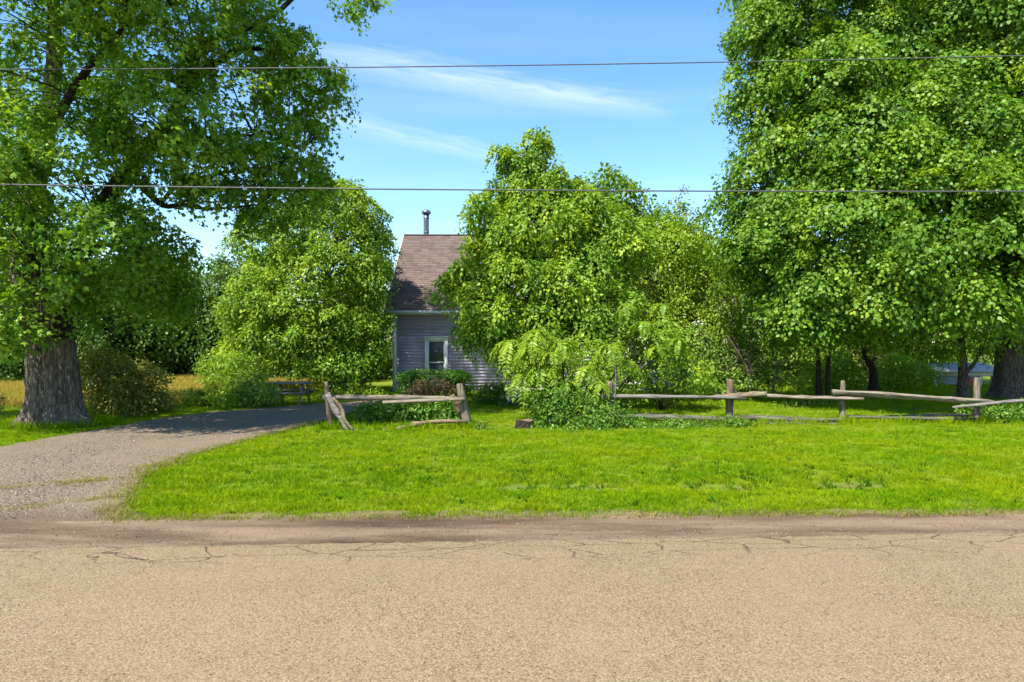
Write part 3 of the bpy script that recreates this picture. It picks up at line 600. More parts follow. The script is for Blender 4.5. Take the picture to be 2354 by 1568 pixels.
# clapboards, one by one, with gaps at the openings
WIN = [(-3.10, .42, 2.10), (5.1, .42, 2.10)]; DOOR = (1.0, .95, .1, 2.25)
BH = .13; row = 0; z = .22
def clap(x0, x1, z0, z1, y=HY):
    V = [(x0, y - .006, z1), (x1, y - .006, z1), (x1, y - .018, z0), (x0, y - .018, z0), (x0, y + .018, z0), (x1, y + .018, z0), (x0, y + .018, z1), (x1, y + .018, z1)]
    npmesh('clapboard', V, np.array([(3, 2, 1, 0), (4, 5, 2, 3), (0, 1, 7, 6), (3, 0, 6, 4), (1, 2, 5, 7)]), MAUVE, wall)
rr = random.Random(4)
while z < EZ - .06:
    z1 = min(z + BH + .012, EZ - .02); cuts = [HX0 + .13]
    for (wx, wz0, wz1) in WIN:
        if z1 > wz0 - .1 and z < wz1 + .17: cuts += [wx - .47, wx + .47]
    if z < 2.42: cuts += [DOOR[0] - .62, DOOR[0] + .62]
    cuts = sorted(cuts) + [HX1 - .13]
    for a, b in zip(cuts[0::2], cuts[1::2]):
        if b - a > 5:
            j = a + (b - a) * rr.uniform(.35, .65); clap(a, j - .002, z, z1); clap(j + .002, b, z, z1)
        else: clap(a, b, z, z1)
    z += BH
for x0, x1 in ((HX0 - .03, HX0 + .125), (HX1 - .125, HX1 + .03)): boxes('corner_board', [(x0, x1, HY - .045, HY + .10, .0, EZ - .02)], WHITE, wall)
boxes('foundation', [(HX0 + .02, HX1 - .02, HY - .012, HY + .3, -.06, .205)], paint_mat('foundation_stone', (.36, .35, .33), .9), wall)
# windows: trim, two sashes, panes
def window(wx, z0, z1, y, w=.47, par=None):
    fr = boxes('window', [(wx - w, wx - w + .12, y - .055, y + .03, z0 - .05, z1 + .02), (wx + w - .12, wx + w, y - .055, y + .03, z0 - .05, z1 + .02),
                          (wx - w - .03, wx + w + .03, y - .062, y + .03, z1 + .022, z1 + .15), (wx - w - .055, wx + w + .055, y - .10, y + .03, z1 + .152, z1 + .19)], WHITE, par)
    boxes('sill', [(wx - w - .04, wx + w + .04, y - .10, y + .03, z0 - .11, z0 - .053)], WHITE, fr)
    zm = (z0 + z1) / 2 - .04; s = .045
    for (a, b, yy) in ((z0 - .05, zm + .02, y - .012), (zm - .02, z1 + .018, y - .034)):
        boxes('sash', [(wx - w + .123, wx - w + .123 + s, yy, yy + .03, a, b), (wx + w - .123 - s, wx + w - .123, yy, yy + .03, a, b), (wx - w + .123 + s + .001, wx + w - .124 - s, yy + .001, yy + .029, a, a + s), (wx - w + .123 + s + .001, wx + w - .124 - s, yy + .001, yy + .029, b - s, b)], WHITE, fr)
        boxes('pane', [(wx - w + .16, wx + w - .16, yy + .012, yy + .017, a + .03, b - .03)], GLASS, fr)
for (wx, z0, z1) in WIN: window(wx, z0, z1, HY, .47, house)
d = boxes('door', [(DOOR[0] - .46, DOOR[0] + .46, HY - .02, HY + .018, .2, 2.2)], paint_mat('door_paint', (.20, .10, .09)), house)
boxes('door_frame', [(DOOR[0] - .615, DOOR[0] - .465, HY - .05, HY + .019, .1, 2.2), (DOOR[0] + .465, DOOR[0] + .615, HY - .05, HY + .019, .1, 2.2), (DOOR[0] - .615, DOOR[0] + .615, HY - .052, HY + .019, 2.203, 2.38)], WHITE, d)
boxes('panel', [(DOOR[0] - .34, DOOR[0] + .34, HY - .028, HY - .018, 1.25, 2.05)], GLASS, d)
boxes('handle', [(DOOR[0] + .36, DOOR[0] + .40, HY - .07, HY - .018, 1.1, 1.16)], METAL, d)
# roof: deck, then course upon course of shingles
RX0, RX1, EY = HX0 - .29, HX1 + .29, HY - .36
sl = (RZ - EZ) / (RY - EY); SLEN = math.hypot(RY - EY, RZ - EZ); ey, ez = (RY - EY) / SLEN, (RZ - EZ) / SLEN; ny, nz_ = -ez, ey
V = []
for x in (RX0, RX1):
    V += [(x, EY, EZ - .03), (x, RY, RZ - .03), (x, 2 * RY - EY, EZ - .03), (x, 2 * RY - EY, EZ - .15), (x, RY, RZ - .17), (x, EY, EZ - .15)]
roof = npmesh('roof', V, [np.array([(0, 6, 7, 1), (1, 7, 8, 2), (2, 8, 9, 3), (3, 9, 10, 4), (4, 10, 11, 5), (5, 11, 6, 0)]), np.array([(5, 4, 1, 0), (4, 3, 2, 1), (6, 7, 10, 11), (7, 8, 9, 10)])], SHING, house, tint=np.full(12, .4))
rs = np.random.RandomState(8); EXPO = .15; ncr = int(SLEN / EXPO)
def course_rows(y_of, z_of, x0f, x1f, nrm, name, par, n):
    for k in range(n):
        s0 = k * EXPO; xa, xb = x0f(s0), x1f(s0)
        if xb - xa < .4: continue
        xs = [xa]; x = xa + rs.uniform(.1, .33)
        while x < xb - .05: xs.append(x); x += rs.uniform(.24, .40)
        xs.append(xb); V, Q, t = [], [], []
        for a, b in zip(xs[:-1], xs[1:]):
            o0 = rs.normal(0, .008); th = .014 + rs.uniform(-.003, .004); i = len(V); a2, b2 = a + .003, b - .003
            def pt(x, s, h): return (x, y_of(s) + nrm[0] * h, z_of(s) + nrm[1] * h)
            V += [pt(a2, s0 + o0, th), pt(b2, s0 + o0, th), pt(b2, s0 + EXPO + .02, .003), pt(a2, s0 + EXPO + .02, .003), pt(a2, s0 + o0, -.004), pt(b2, s0 + o0, -.004)]
            Q += [(i, i + 1, i + 2, i + 3), (i + 4, i + 5, i + 1, i), (i + 3, i + 4, i, i + 3)[:4]]
            Q[-1] = (i + 1, i + 5, i + 2, i + 2); Q.pop(); t += [rs.uniform()] * 6
        npmesh(name, V, np.array(Q), SHING, par, tint=np.array(t))
y0, z0 = EY - .02 * ey, EZ - .02 * ez
course_rows(lambda s: y0 + ey * s, lambda s: z0 + ez * s, lambda s: RX0 - .01, lambda s: RX1 + .01, (ny, nz_), 'shingle_course', roof, ncr)
tube_obj('ridge_cap', [(RX0 - .01, RY, RZ + .0, .07), (1, RY, RZ - .005, .07), (RX1 + .01, RY, RZ + .0, .07)], SHING, roof, 12, 6, .05, 2, True, .5)
boxes('gutter', [(RX0 + .0, RX1, EY - .10, EY - .012, EZ - .15, EZ - .03)], WHITE, roof)
boxes('soffit', [(RX0 + .01, RX1 - .01, EY - .010, HY - .0, EZ - .19, EZ - .155)], WHITE, roof)
for x in (RX0 - .025, RX1 + .002):
    V = [(x + dx, EY + q * 0 if k in (0, 3) else RY, (EZ if k in (0, 3) else RZ) - (.02 if k < 2 else .17)) for dx in (0, .023) for k, q in ((0, 0), (1, 0), (2, 0), (3, 0))]
    npmesh('rake_board', V, np.array([(0, 1, 2, 3), (7, 6, 5, 4), (0, 4, 5, 1), (1, 5, 6, 2), (2, 6, 7, 3), (3, 7, 4, 0)]), WHITE, roof)
# stovepipe just behind the ridge
cx_ = (980 - CX) / F * 33.0; ph = at(980, 492, 33.0).z
pipe = tube_obj('stovepipe', [(cx_, 33.0, RZ - .45, .135), (cx_, 33.0, ph, .135)], METAL, roof, 6, 16, 0, 0)
for zz_ in (RZ + .18, RZ + .85): tube_obj('pipe_band', [(cx_, 33.0, zz_, .146), (cx_, 33.0, zz_ + .04, .146)], METAL, roof, 2, 16, 0, 0)
tube_obj('pipe_cap', [(cx_, 33.0, ph + .001, .20), (cx_, 33.0, ph + .05, .225), (cx_, 33.0, ph + .14, .20), (cx_, 33.0, ph + .20, .10), (cx_, 33.0, ph + .22, .03)], METAL, roof, 9, 16, 0, 0)
# steep gable over the door
GA, GX, GW = 6.55, 1.0, 3.15
V = [(GX - GW, HY + .0, EZ - .02), (GX + GW, HY + .0, EZ - .02), (GX, HY + .0, GA - .1), (GX - GW, HY + .25, EZ - .02), (GX + GW, HY + .25, EZ - .02), (GX, HY + .25, GA - .1)]
gab = npmesh('gable', V, [np.array([(0, 1, 2), (5, 4, 3)]), np.array([(0, 3, 4, 1), (1, 4, 5, 2), (2, 5, 3, 0)])], MAUVE, house)
yb = RY - (RZ - GA) / sl + .3
for s in (-1, 1):
    e = (GX + s * (GW + .25), EZ - .24); 
    V = [(GX, HY - .3, GA), (e[0], HY - .3, e[1] + .02), (e[0], HY + .4, e[1] + .02), (GX, yb, GA), (GX, HY - .3, GA - .12), (e[0], HY - .3, e[1] - .10), (e[0], HY + .4, e[1] - .10), (GX, yb, GA - .12)]
    q = np.array([(0, 1, 2, 3), (7, 6, 5, 4), (0, 4, 5, 1), (1, 5, 6, 2), (2, 6, 7, 3)])
    npmesh('gable_roof', V, q if s > 0 else q[:, ::-1], SHING, gab, tint=np.full(8, .45))
    V = [(GX, HY - .335, GA + .01), (e[0], HY - .335, e[1] + .03), (e[0], HY - .335, e[1] - .15), (GX, HY - .335, GA - .19), (GX, HY - .302, GA + .01), (e[0], HY - .302, e[1] + .03), (e[0], HY - .302, e[1] - .15), (GX, HY - .302, GA - .19)]
    npmesh('rake_board', V, np.array([(0, 1, 2, 3), (7, 6, 5, 4), (0, 4, 5, 1), (2, 6, 7, 3)]), WHITE, gab)
window(GX, 3.95, 5.0, HY - .02, .40, gab)

# ------------------------------------------------------------------ the split-rail fence
def rail_obj(name, p0, p1, r, mat, parent, seed, bend=.03, taper=.85, sides=7, sq=.75, mid=None):
    p0, p1 = np.array(p0), np.array(p1); rs = np.random.RandomState(seed); m1 = p0 * .66 + p1 * .34 + rs.randn(3) * bend * .7; m2 = p0 * .34 + p1 * .66 + rs.randn(3) * bend * .7
    path = smooth_path([(*p0, r), (*m1, r * 1.08), (*m2, r * .96), (*p1, r * taper)], 13); path[:, 3] *= 1.08 + .10 * rs.randn(13)
    V, Q, T = tube(path, sides, .42, seed, True, sq); return npmesh(name, V, [Q, T], mat, parent)
def fp(px, py, d): return tuple(at(px, py, d))
def post_obj(px0, py0, px1, d, r, mat, parent, seed, sink=.12, name='post'):
    t = at(px0, py0, d); x1 = (px1 - CX) / F * d; zb = g1(x1, d) - sink
    rs = np.random.RandomState(seed)
    pts = [(x1, d, zb, r * 1.05), (x1 * .6 + t.x * .4, d + rs.normal(0, .01), zb * .6 + t.z * .4, r), (x1 * .1 + t.x * .9, d, zb * .1 + t.z * .9, r * .92), (t.x + rs.normal(0, .01), d, t.z, r * .62)]
    V, Q, T = tube(smooth_path(pts, 10), 7, .34, seed, True, .85); return npmesh(name, V, [Q, T], mat, parent)
fx, fy = (760 - CX) / F * 16.05, 16.05
fenA = thing('split_rail_fence', 'short split rail fence panel with leaning brace beside the drive', 'fence', (fx, fy, g1(fx, fy)))
post_obj(749, 877, 761, 16.05, .075, WOOD_BV, fenA, 1)
rail_obj('brace', fp(752, 905, 15.95), fp(800, 992, 15.8), .078, WOOD_G, fenA, 2, .02, 1.0, 6, .35)
rail_obj('brace', fp(765, 915, 15.85), fp(812, 990, 15.72), .038, WOOD_B, fenA, 3, .03)
post_obj(1055, 882, 1077, 16.3, .085, WOOD_V, fenA, 4)
rail_obj('prop', fp(1038, 908, 16.42), fp(1068, 978, 16.42), .06, WOOD_B, fenA, 5, .02)
rail_obj('rail', fp(742, 914, 16.2), fp(1058, 917, 16.42), .060, WOOD, fenA, 6, .035)
rail_obj('rail', fp(880, 925, 16.06), fp(1068, 917, 16.18), .050, WOOD, fenA, 7, .03)
rail_obj('rail', fp(812, 994, 15.85), fp(1072, 970, 16.2), .065, WOOD_B, fenA, 8, .04)
rail_obj('rail', fp(945, 972, 16.5), fp(1085, 968, 16.4), .05, WOOD_G, fenA, 9, .02)
fx, fy = (1402 - CX) / F * 17.2, 17.2
fenB = thing('split_rail_fence', 'long split rail fence of grey posts and rails beneath the big maple', 'fence', (fx, fy, g1(fx, fy)))
post_obj(1404, 876, 1404, 17.2, .105, WOOD_V, fenB, 11)
rail_obj('stake', fp(1416, 835, 17.05), fp(1413, 990, 17.05), .020, WOOD, fenB, 12, .01)
post_obj(1679, 872, 1676, 17.4, .085, WOOD_BV, fenB, 13)
post_obj(1937, 875, 1935, 17.3, .085, WOOD_V, fenB, 14)
post_obj(2246, 868, 2243, 17.3, .095, WOOD_V, fenB, 15)
post_obj(2480, 872, 2484, 17.0, .09, WOOD_V, fenB, 16)
rail_obj('rail', fp(1376, 912, 17.05), fp(1712, 916, 17.24), .098, WOOD_G, fenB, 17, .012, .95, 4, .55)
rail_obj('rail', fp(1640, 914, 17.34), fp(1762, 905, 17.18), .066, WOOD_B, fenB, 18, .02)
rail_obj('rail', fp(1742, 909, 17.34), fp(1985, 917, 17.1), .066, WOOD, fenB, 19, .04)
rail_obj('rail', fp(1915, 902, 17.18), fp(2282, 926, 17.12), .074, WOOD, fenB, 20, .035)
rail_obj('rail', fp(2190, 937, 16.98), fp(2520, 905, 16.9), .078, WOOD_G, fenB, 21, .012, .95, 4, .6)
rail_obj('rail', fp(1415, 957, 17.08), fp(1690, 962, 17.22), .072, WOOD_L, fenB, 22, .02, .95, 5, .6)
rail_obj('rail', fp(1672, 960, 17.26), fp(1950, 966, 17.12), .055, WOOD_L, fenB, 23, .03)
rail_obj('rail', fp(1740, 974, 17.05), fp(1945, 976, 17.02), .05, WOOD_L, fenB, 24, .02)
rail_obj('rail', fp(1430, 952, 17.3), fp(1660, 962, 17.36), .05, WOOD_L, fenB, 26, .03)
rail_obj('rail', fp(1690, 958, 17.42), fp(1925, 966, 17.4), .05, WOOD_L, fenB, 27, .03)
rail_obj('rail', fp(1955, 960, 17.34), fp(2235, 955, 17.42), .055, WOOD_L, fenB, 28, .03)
rail_obj('rail', fp(1950, 958, 17.3), fp(2250, 964, 17.12), .062, WOOD_L, fenB, 25, .02)

# ------------------------------------------------------------------ the old maple by the drive
BX, BY = (128 - CX) / F * 17.2, 17.2
mt = thing('maple_tree', 'old maple with a broad fluted grey trunk beside the gravel drive', 'tree', (BX, BY, g1(BX, BY)))
zs_ = np.concatenate([np.linspace(-.1, .5, 12), np.linspace(.58, 3.4, 24)]); ns = 84; V = []
th = np.arange(ns) / ns * 2 * np.pi
rsb = np.random.RandomState(21); fl = sum(a * np.cos(k * th + p) for k, a, p in ((3, .5, 1.0), (5, .6, .4), (7, .35, 2.0)))
for z in zs_:
    r = .63 - .06 * min(z, 2.5) + .08 * max(0, z - 2.3) + .33 * np.exp(-max(z, 0) / .20) * (1 + .52 * fl) + .035 * fl * np.exp(-z / 2.5)
    r = r + .020 * np.sin(17 * th + 2 * np.sin(z * 1.7)) + .012 * np.sin(25 * th + z * 2) + .010 * rsb.randn(ns)
    seam = np.exp(-((np.angle(np.exp(1j * (th - (1.5 * np.pi + .03 + .03 * np.sin(z * 2.2)))))) / .055) ** 2); r = r * (1 - .26 * seam)
    hol = np.exp(-((np.angle(np.exp(1j * (th - 1.5 * np.pi + .28)))) / .16) ** 2 - ((z - .12) / .16) ** 2); r = r * (1 - .22 * hol)
    lean = -.06 * z
    V.append(np.stack([BX + .02 + lean + 1.04 * r * np.cos(th), BY + .92 * r * np.sin(th), np.full(ns, z)], 1))
V = np.concatenate(V); n = len(zs_); i = np.arange(n - 1)[:, None] * ns; j = np.arange(ns)[None]; j2 = (j + 1) % ns
V = np.vstack([V, (BX - .2, BY, 3.5)]); top = np.stack([np.full(ns, n * ns), (n - 1) * ns + np.arange(ns), (n - 1) * ns + (np.arange(ns) + 1) % ns], 1)
npmesh('trunk', V, [np.stack([(i + j).ravel(), (i + j2).ravel(), (i + ns + j2).ravel(), (i + ns + j).ravel()], 1), top], BARK, mt, smooth=True)
def limb(px, mat=BARK, n=18, sides=10, seed=0, par=mt, nm='limb'):
    pts = [(*at(x, y, d), r) for (x, y, d, r) in px]; p = smooth_path(pts, n); V, Q, T = tube(p, sides, .08, seed); npmesh(nm, V, [Q, T], mat, par, smooth=True); return p
ln = []
ln.append(limb([(78, 760, 17.2, .40), (58, 640, 17.2, .34), (60, 520, 17.3, .30), (100, 330, 17.5, .23), (122, 180, 17.6, .19), (124, 60, 17.7, .16), (118, -160, 17.8, .10), (140, -380, 17.8, .05)], BARK, 26, 14, 1))
ln.append(limb([(140, 780, 17.1, .38), (142, 700, 17.2, .30), (190, 560, 17.3, .24), (260, 440, 17.2, .21), (340, 340, 17.0, .19), (400, 270, 16.9, .17), (432, 170, 16.9, .14), (470, 100, 16.9, .11), (560, 70, 17, .08), (648, 20, 17, .06), (740, -60, 17, .04), (830, -20, 17, .02)], BARK_D, 34, 12, 2))
ln.append(limb([(425, 190, 16.9, .12), (470, 165, 17, .10), (560, 110, 17.2, .07), (680, 140, 17.3, .045), (760, 180, 17.4, .02)], BARK_D, 16, 8, 3))
ln.append(limb([(300, 400, 17.1, .09), (370, 470, 17, .065), (420, 470, 17, .05), (480, 480, 17, .035), (600, 470, 17, .02)], BARK_D, 16, 8, 4))
ln.append(limb([(372, 468, 17, .05), (400, 435, 17, .04), (500, 400, 17.1, .04), (640, 380, 17.2, .02)], BARK_D, 12, 7, 5))
ln.append(limb([(345, 335, 17, .10), (430, 330, 16.8, .06), (560, 310, 17, .04), (700, 340, 17.3, .02)], BARK_D, 12, 7, 6))
ln.append(limb([(62, 560, 17.3, .2), (10, 420, 17.0, .13), (-120, 300, 17.2, .09), (-260, 220, 17.6, .05)], BARK, 14, 9, 7))
ln.append(limb([(110, 300, 17.5, .14), (200, 160, 16.8, .09), (300, 40, 16.4, .06), (380, -120, 16.4, .03)], BARK_D, 14, 8, 8))
ln.append(limb([(175, 600, 17.2, .14), (240, 560, 16.4, .08), (300, 600, 16.0, .05), (330, 660, 16, .02)], BARK_D, 12, 7, 9))
ln.append(limb([(60, 620, 17.1, .12), (80, 600, 16.0, .08), (90, 660, 15.4, .04), (100, 740, 15.3, .02)], BARK_D, 12, 7, 10))
ML = px_lobes([(100, 60, 17.6, 210, 170, 2.8), (340, 40, 15.4, 190, 130, 2.4), (550, 60, 16.2, 115, 90, 2.0), (680, 190, 17.4, 95, 75, 1.5), (705, 130, 17.4, 50, 70, 1.0), (430, 290, 15.6, 170, 110, 2.0), (600, 320, 17.4, 140, 90, 1.8), (690, 330, 17.4, 60, 70, 1.0),
               (120, 350, 15.2, 190, 150, 2.2), (240, 540, 15.2, 160, 95, 1.7), (160, 650, 15.6, 75, 45, .7), (-20, 620, 15.8, 90, 110, 1.4), (320, 620, 16.6, 95, 70, 1.2), (520, 400, 17, 130, 60, 1.5), (610, 450, 17.2, 100, 50, 1.3), (395, 570, 17.2, 42, 38, .8),
               (835, 6, 17.0, 32, 22, .5), (720, 430, 17.4, 40, 40, .8), (200, -220, 15.5, 330, 190, 4.0), (470, -170, 17, 190, 120, 2.6), (-230, 250, 18, 190, 330, 3.2), (5, 755, 15.4, 80, 42, .7), (20, 480, 15.6, 90, 90, 1.2), (270, 670, 16.4, 80, 50, 1.0), (360, 700, 17.4, 60, 40, 1.0)]) + [((-8.0, 21.9, 15.0), (1.2, 1.4, 1.0)), ((-6.4, 22.2, 15.2), (1.6, 1.6, 1.1)), ((-9.2, 12.8, 11.2), (1.9, 1.8, 1.5)), ((-7.0, 14.6, 12.6), (1.8, 1.6, 1.3))]  # the closing boughs lie above the view, added to shade wall and drive
rs = np.random.RandomState(41)
o, C = crown(mt, 'crown', sprigs(ML, rs, 50, .35, .4), LM['maple2'], rs, spacing=.66, per=92, R=.50, size=.12, shape='maple', fill=.16, back=.5, droop=.6, thick=.15, spread=.5, tsd=.2)
twigs(mt, C, np.concatenate(ln), TWIG_B, rs, .55, .016)

# ------------------------------------------------------------------ trees beside and behind the house
def trunk_px(px, d, r, *pts):
    """pts: (px,py) from the ground up"""
    x0 = (px - CX) / F * d; out_ = [(x0, d, g1(x0, d) - .08, r * 1.25)]
    for k, (x, y) in enumerate(pts): out_.append((*at(x, y, d), r * (1 - .75 * (k + 1) / len(pts))))
    return (x0, d), out_
b, t = trunk_px(770, 27.5, .22, (765, 780), (750, 640), (780, 520), (795, 450))
simple_tree('broadleaf_tree', 'tall leafy tree standing just beside the mauve house', 'tree', b, t,
            px_lobes([(790, 500, 27.5, 85, 65, 1.8), (700, 560, 27, 90, 80, 1.8), (780, 600, 27, 90, 85, 1.8), (620, 560, 28, 65, 60, 1.4), (862, 520, 27.3, 34, 44, .9), (790, 440, 27.6, 45, 32, 1), (846, 610, 26.4, 40, 80, 1.0), (700, 680, 26.6, 110, 90, 1.8), (610, 660, 27, 70, 70, 1.5), (800, 720, 26.6, 72, 85, 1.4), (720, 790, 26.2, 95, 70, 1.4), (640, 760, 26.8, 60, 60, 1.2), (565, 720, 27.4, 46, 50, 1.1), (545, 790, 27.6, 46, 40, 1.1)]),
            LM['walnut'], 51, bark=BARK, sprig=(60, .40, .5), spacing=.52, per=75, R=.44, size=.14, shape='oval', fill=.15, thick=.16, droop=.9, tsd=.22, spread=.55)
# leaning stems at the corner of the house
root = shrub('lilac_bush', 'leggy bush with bare leaning brown stems at the corner of the house', 'bush',
      px_lobes([(850, 780, 26.2, 45, 70, .8), (810, 830, 26, 55, 50, .9), (770, 845, 25.5, 45, 35, .8), (870, 700, 26.6, 30, 50, .6)]), LM['maple2'], 52, stems=9, stem_mat=BARK_P, stem_r=.035, spacing=.4, per=24, R=.36, size=.13, shape='oval', fill=.3)
# the wood behind the drive and the field
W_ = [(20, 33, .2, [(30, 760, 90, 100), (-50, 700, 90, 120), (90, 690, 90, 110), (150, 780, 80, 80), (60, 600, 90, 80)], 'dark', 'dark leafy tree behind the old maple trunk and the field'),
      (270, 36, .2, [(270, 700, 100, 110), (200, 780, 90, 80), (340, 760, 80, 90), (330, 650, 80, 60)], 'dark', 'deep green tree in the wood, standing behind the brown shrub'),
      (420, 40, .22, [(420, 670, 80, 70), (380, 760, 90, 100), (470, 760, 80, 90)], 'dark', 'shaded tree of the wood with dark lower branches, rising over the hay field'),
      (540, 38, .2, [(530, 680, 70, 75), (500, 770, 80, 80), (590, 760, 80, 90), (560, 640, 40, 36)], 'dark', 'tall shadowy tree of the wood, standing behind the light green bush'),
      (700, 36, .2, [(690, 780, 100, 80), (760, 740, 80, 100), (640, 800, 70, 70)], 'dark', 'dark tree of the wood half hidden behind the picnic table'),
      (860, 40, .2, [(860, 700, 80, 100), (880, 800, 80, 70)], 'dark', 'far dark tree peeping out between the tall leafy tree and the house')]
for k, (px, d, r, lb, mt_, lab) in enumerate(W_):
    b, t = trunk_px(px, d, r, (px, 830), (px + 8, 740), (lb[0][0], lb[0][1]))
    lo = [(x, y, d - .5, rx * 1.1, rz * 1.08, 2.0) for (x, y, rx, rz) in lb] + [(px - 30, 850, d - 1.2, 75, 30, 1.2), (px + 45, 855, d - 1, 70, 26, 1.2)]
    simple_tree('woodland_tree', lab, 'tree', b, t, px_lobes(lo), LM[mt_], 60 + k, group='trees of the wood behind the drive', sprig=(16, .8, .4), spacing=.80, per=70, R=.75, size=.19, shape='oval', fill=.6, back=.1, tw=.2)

# ------------------------------------------------------------------ the trees in front of the house
b, t = trunk_px(1290, 21.8, .16, (1285, 860), (1270, 740), (1240, 600), (1225, 450), (1210, 340))
simple_tree('walnut_tree', 'tall young walnut with drooping leaves screening the front of the house', 'tree', b, t,
            px_lobes([(1165, 352, 21.8, 20, 30, .4), (1240, 330, 21.8, 22, 30, .4), (1205, 380, 21.8, 38, 36, .7), (1190, 430, 21.8, 56, 46, 1.0), (1265, 430, 21.8, 55, 50, 1.0), (1320, 455, 22, 45, 45, 1.0), (1130, 490, 21.6, 62, 60, 1.2), (1230, 520, 21.2, 110, 75, 1.6), (1330, 510, 21.8, 90, 75, 1.5), (1410, 560, 22, 80, 80, 1.5), (1120, 600, 21, 52, 60, 1.0), (1200, 620, 20.8, 90, 75, 1.4),
                      (1320, 630, 21, 110, 80, 1.6), (1090, 690, 20.6, 46, 42, .8), (1160, 710, 20.4, 75, 60, 1.0), (1110, 755, 20.6, 46, 30, .6), (1260, 740, 20.6, 95, 70, 1.2), (1035, 655, 20.8, 16, 14, .3), (1055, 620, 21, 20, 22, .4), (1380, 720, 20.8, 90, 80, 1.3), (1180, 790, 20.4, 42, 30, .6)]),
            LM['walnut'], 81, bark=BARK_D, sprig=(90, .24, .5), spacing=.40, per=72, R=.33, size=.13, shape='oval', fill=.2, droop=1.4, thick=.15, spread=.5, tsd=.22)
b, t = trunk_px(1400, 31, .2, (1400, 700), (1400, 560), (1395, 430))
simple_tree('broadleaf_tree', 'round topped dark green tree rising behind the house roof', 'tree', b, t,
            px_lobes([(1395, 430, 31, 50, 45, 1.2), (1340, 480, 31, 70, 50, 1.6), (1440, 460, 31, 50, 45, 1.3), (1480, 520, 31, 60, 55, 1.4), (1400, 520, 31, 90, 60, 1.8), (1300, 560, 31.5, 60, 60, 1.4), (1540, 530, 31.5, 60, 50, 1.4), (1600, 570, 31.5, 60, 55, 1.4), (1650, 620, 31.5, 60, 60, 1.4), (1060, 540, 41, 26, 16, .8)][:9]), LM['maple'], 82, sprig=(14, .5, .3), spacing=.6, per=40, R=.5, size=.19, shape='oval', fill=.3)
b, t = trunk_px(1550, 34, .07, (1555, 640), (1560, 560), (1562, 490))
simple_tree('bare_topped_tree', 'thin sparse tree with nearly bare grey twigs at its top', 'tree', b, t,
            px_lobes([(1562, 450, 34, 22, 26, .6), (1535, 490, 34, 34, 30, .9), (1585, 510, 34, 32, 36, .9), (1560, 560, 34, 60, 50, 1.3), (1620, 560, 34, 25, 30, .8)]), LM['olive'], 83, tw=1.0, spacing=.62, per=16, R=.45, size=.15, shape='oval', fill=.1)
b, t = trunk_px(1570, 26.5, .12, (1575, 800), (1560, 680), (1550, 560))
simple_tree('young_tree', 'yellow green young tree between the walnut and the big maple', 'tree', b, t,
            px_lobes([(1470, 560, 25.5, 60, 60, 1.2), (1550, 570, 25.5, 75, 65, 1.3), (1430, 640, 25, 60, 70, 1.1), (1540, 650, 26, 95, 75, 1.6), (1620, 640, 26.2, 70, 75, 1.4), (1660, 730, 26, 60, 70, 1.2), (1590, 740, 25.6, 80, 60, 1.3), (1500, 740, 25.6, 70, 70, 1.2)]), LM['yellow'], 84, spacing=.52, per=80, R=.48, size=.115, shape='oval', fill=.4, bark=BARK_P, thick=.18)
b, t = trunk_px(1690, 24.5, .07, (1700, 850), (1690, 780), (1660, 690))
simple_tree('lilac_tree', 'old lilac with pale twisted stems beside the big maple', 'tree', b, t,
            px_lobes([(1620, 790, 24.3, 55, 50, 1.0), (1690, 720, 24.6, 75, 50, 1.2), (1770, 760, 24.2, 60, 55, 1.1), (1640, 860, 24, 55, 35, .9), (1740, 870, 23.6, 70, 32, .9), (1810, 850, 23.8, 50, 42, .9), (1690, 640, 25, 60, 50, 1.2), (1780, 680, 24.6, 50, 50, 1.1)]), LM['lilac'], 85, bark=BARK_P, tw=.8, spacing=.46, per=30, R=.38, size=.12, shape='oval', fill=.3)
root = bpy.data.objects['lilac_tree']
for k, pp in enumerate(([(1725, 905, 23.2, .06), (1718, 850, 23.1, .05), (1690, 800, 23, .04), (1670, 770, 23, .02)], [(1735, 905, 23.2, .055), (1722, 830, 23, .05), (1700, 800, 23, .03), (1685, 775, 23, .015)], [(1722, 840, 23, .035), (1728, 800, 22.95, .03), (1716, 770, 22.9, .015)], [(1775, 905, 23.3, .05), (1790, 840, 23.1, .04), (1830, 800, 23, .02)])):
    limb(pp, BARK_P, 12, 7, k, root, 'stem')
shrub('dark_shrub', 'dense dark shrub with shaded base behind the grey board rail', 'shrub',
      px_lobes([(1480, 850, 20.5, 75, 55, 1.1), (1570, 850, 20.6, 60, 55, 1.0), (1430, 790, 20.4, 60, 55, 1.0), (1520, 780, 20.8, 75, 60, 1.1), (1610, 880, 20.8, 40, 30, .7)]), LM['walnut'], 86, stems=8, spacing=.42, per=30, R=.36, size=.12, shape='oval', fill=.3)

# ------------------------------------------------------------------ the big maple on the other side
RX_, RY_ = (2345 - CX) / F * 24.5, 24.5
rm = thing('maple_tree', 'huge dense green maple with low sweeping branches over the long fence', 'tree', (RX_, RY_, g1(RX_, RY_)))
zs_ = np.linspace(-.1, 4.2, 22); ns = 40; V = []; th = np.arange(ns) / ns * 2 * np.pi
for z in zs_:
    r = .78 - .05 * z + .30 * np.exp(-max(z, 0) / .35) * (1 + .3 * np.cos(5 * th + 1)) + .03 * np.cos(7 * th + z) + .012 * np.sin(19 * th + z)
    V.append(np.stack([RX_ - .02 * z + r * np.cos(th), RY_ + r * np.sin(th), np.full(ns, z)], 1))
V = np.concatenate(V); n = len(zs_); i = np.arange(n - 1)[:, None] * ns; j = np.arange(ns)[None]; j2 = (j + 1) % ns
npmesh('trunk', V, np.stack([(i + j).ravel(), (i + j2).ravel(), (i + ns + j2).ravel(), (i + ns + j).ravel()], 1), BARK, rm, smooth=True)
ln = []
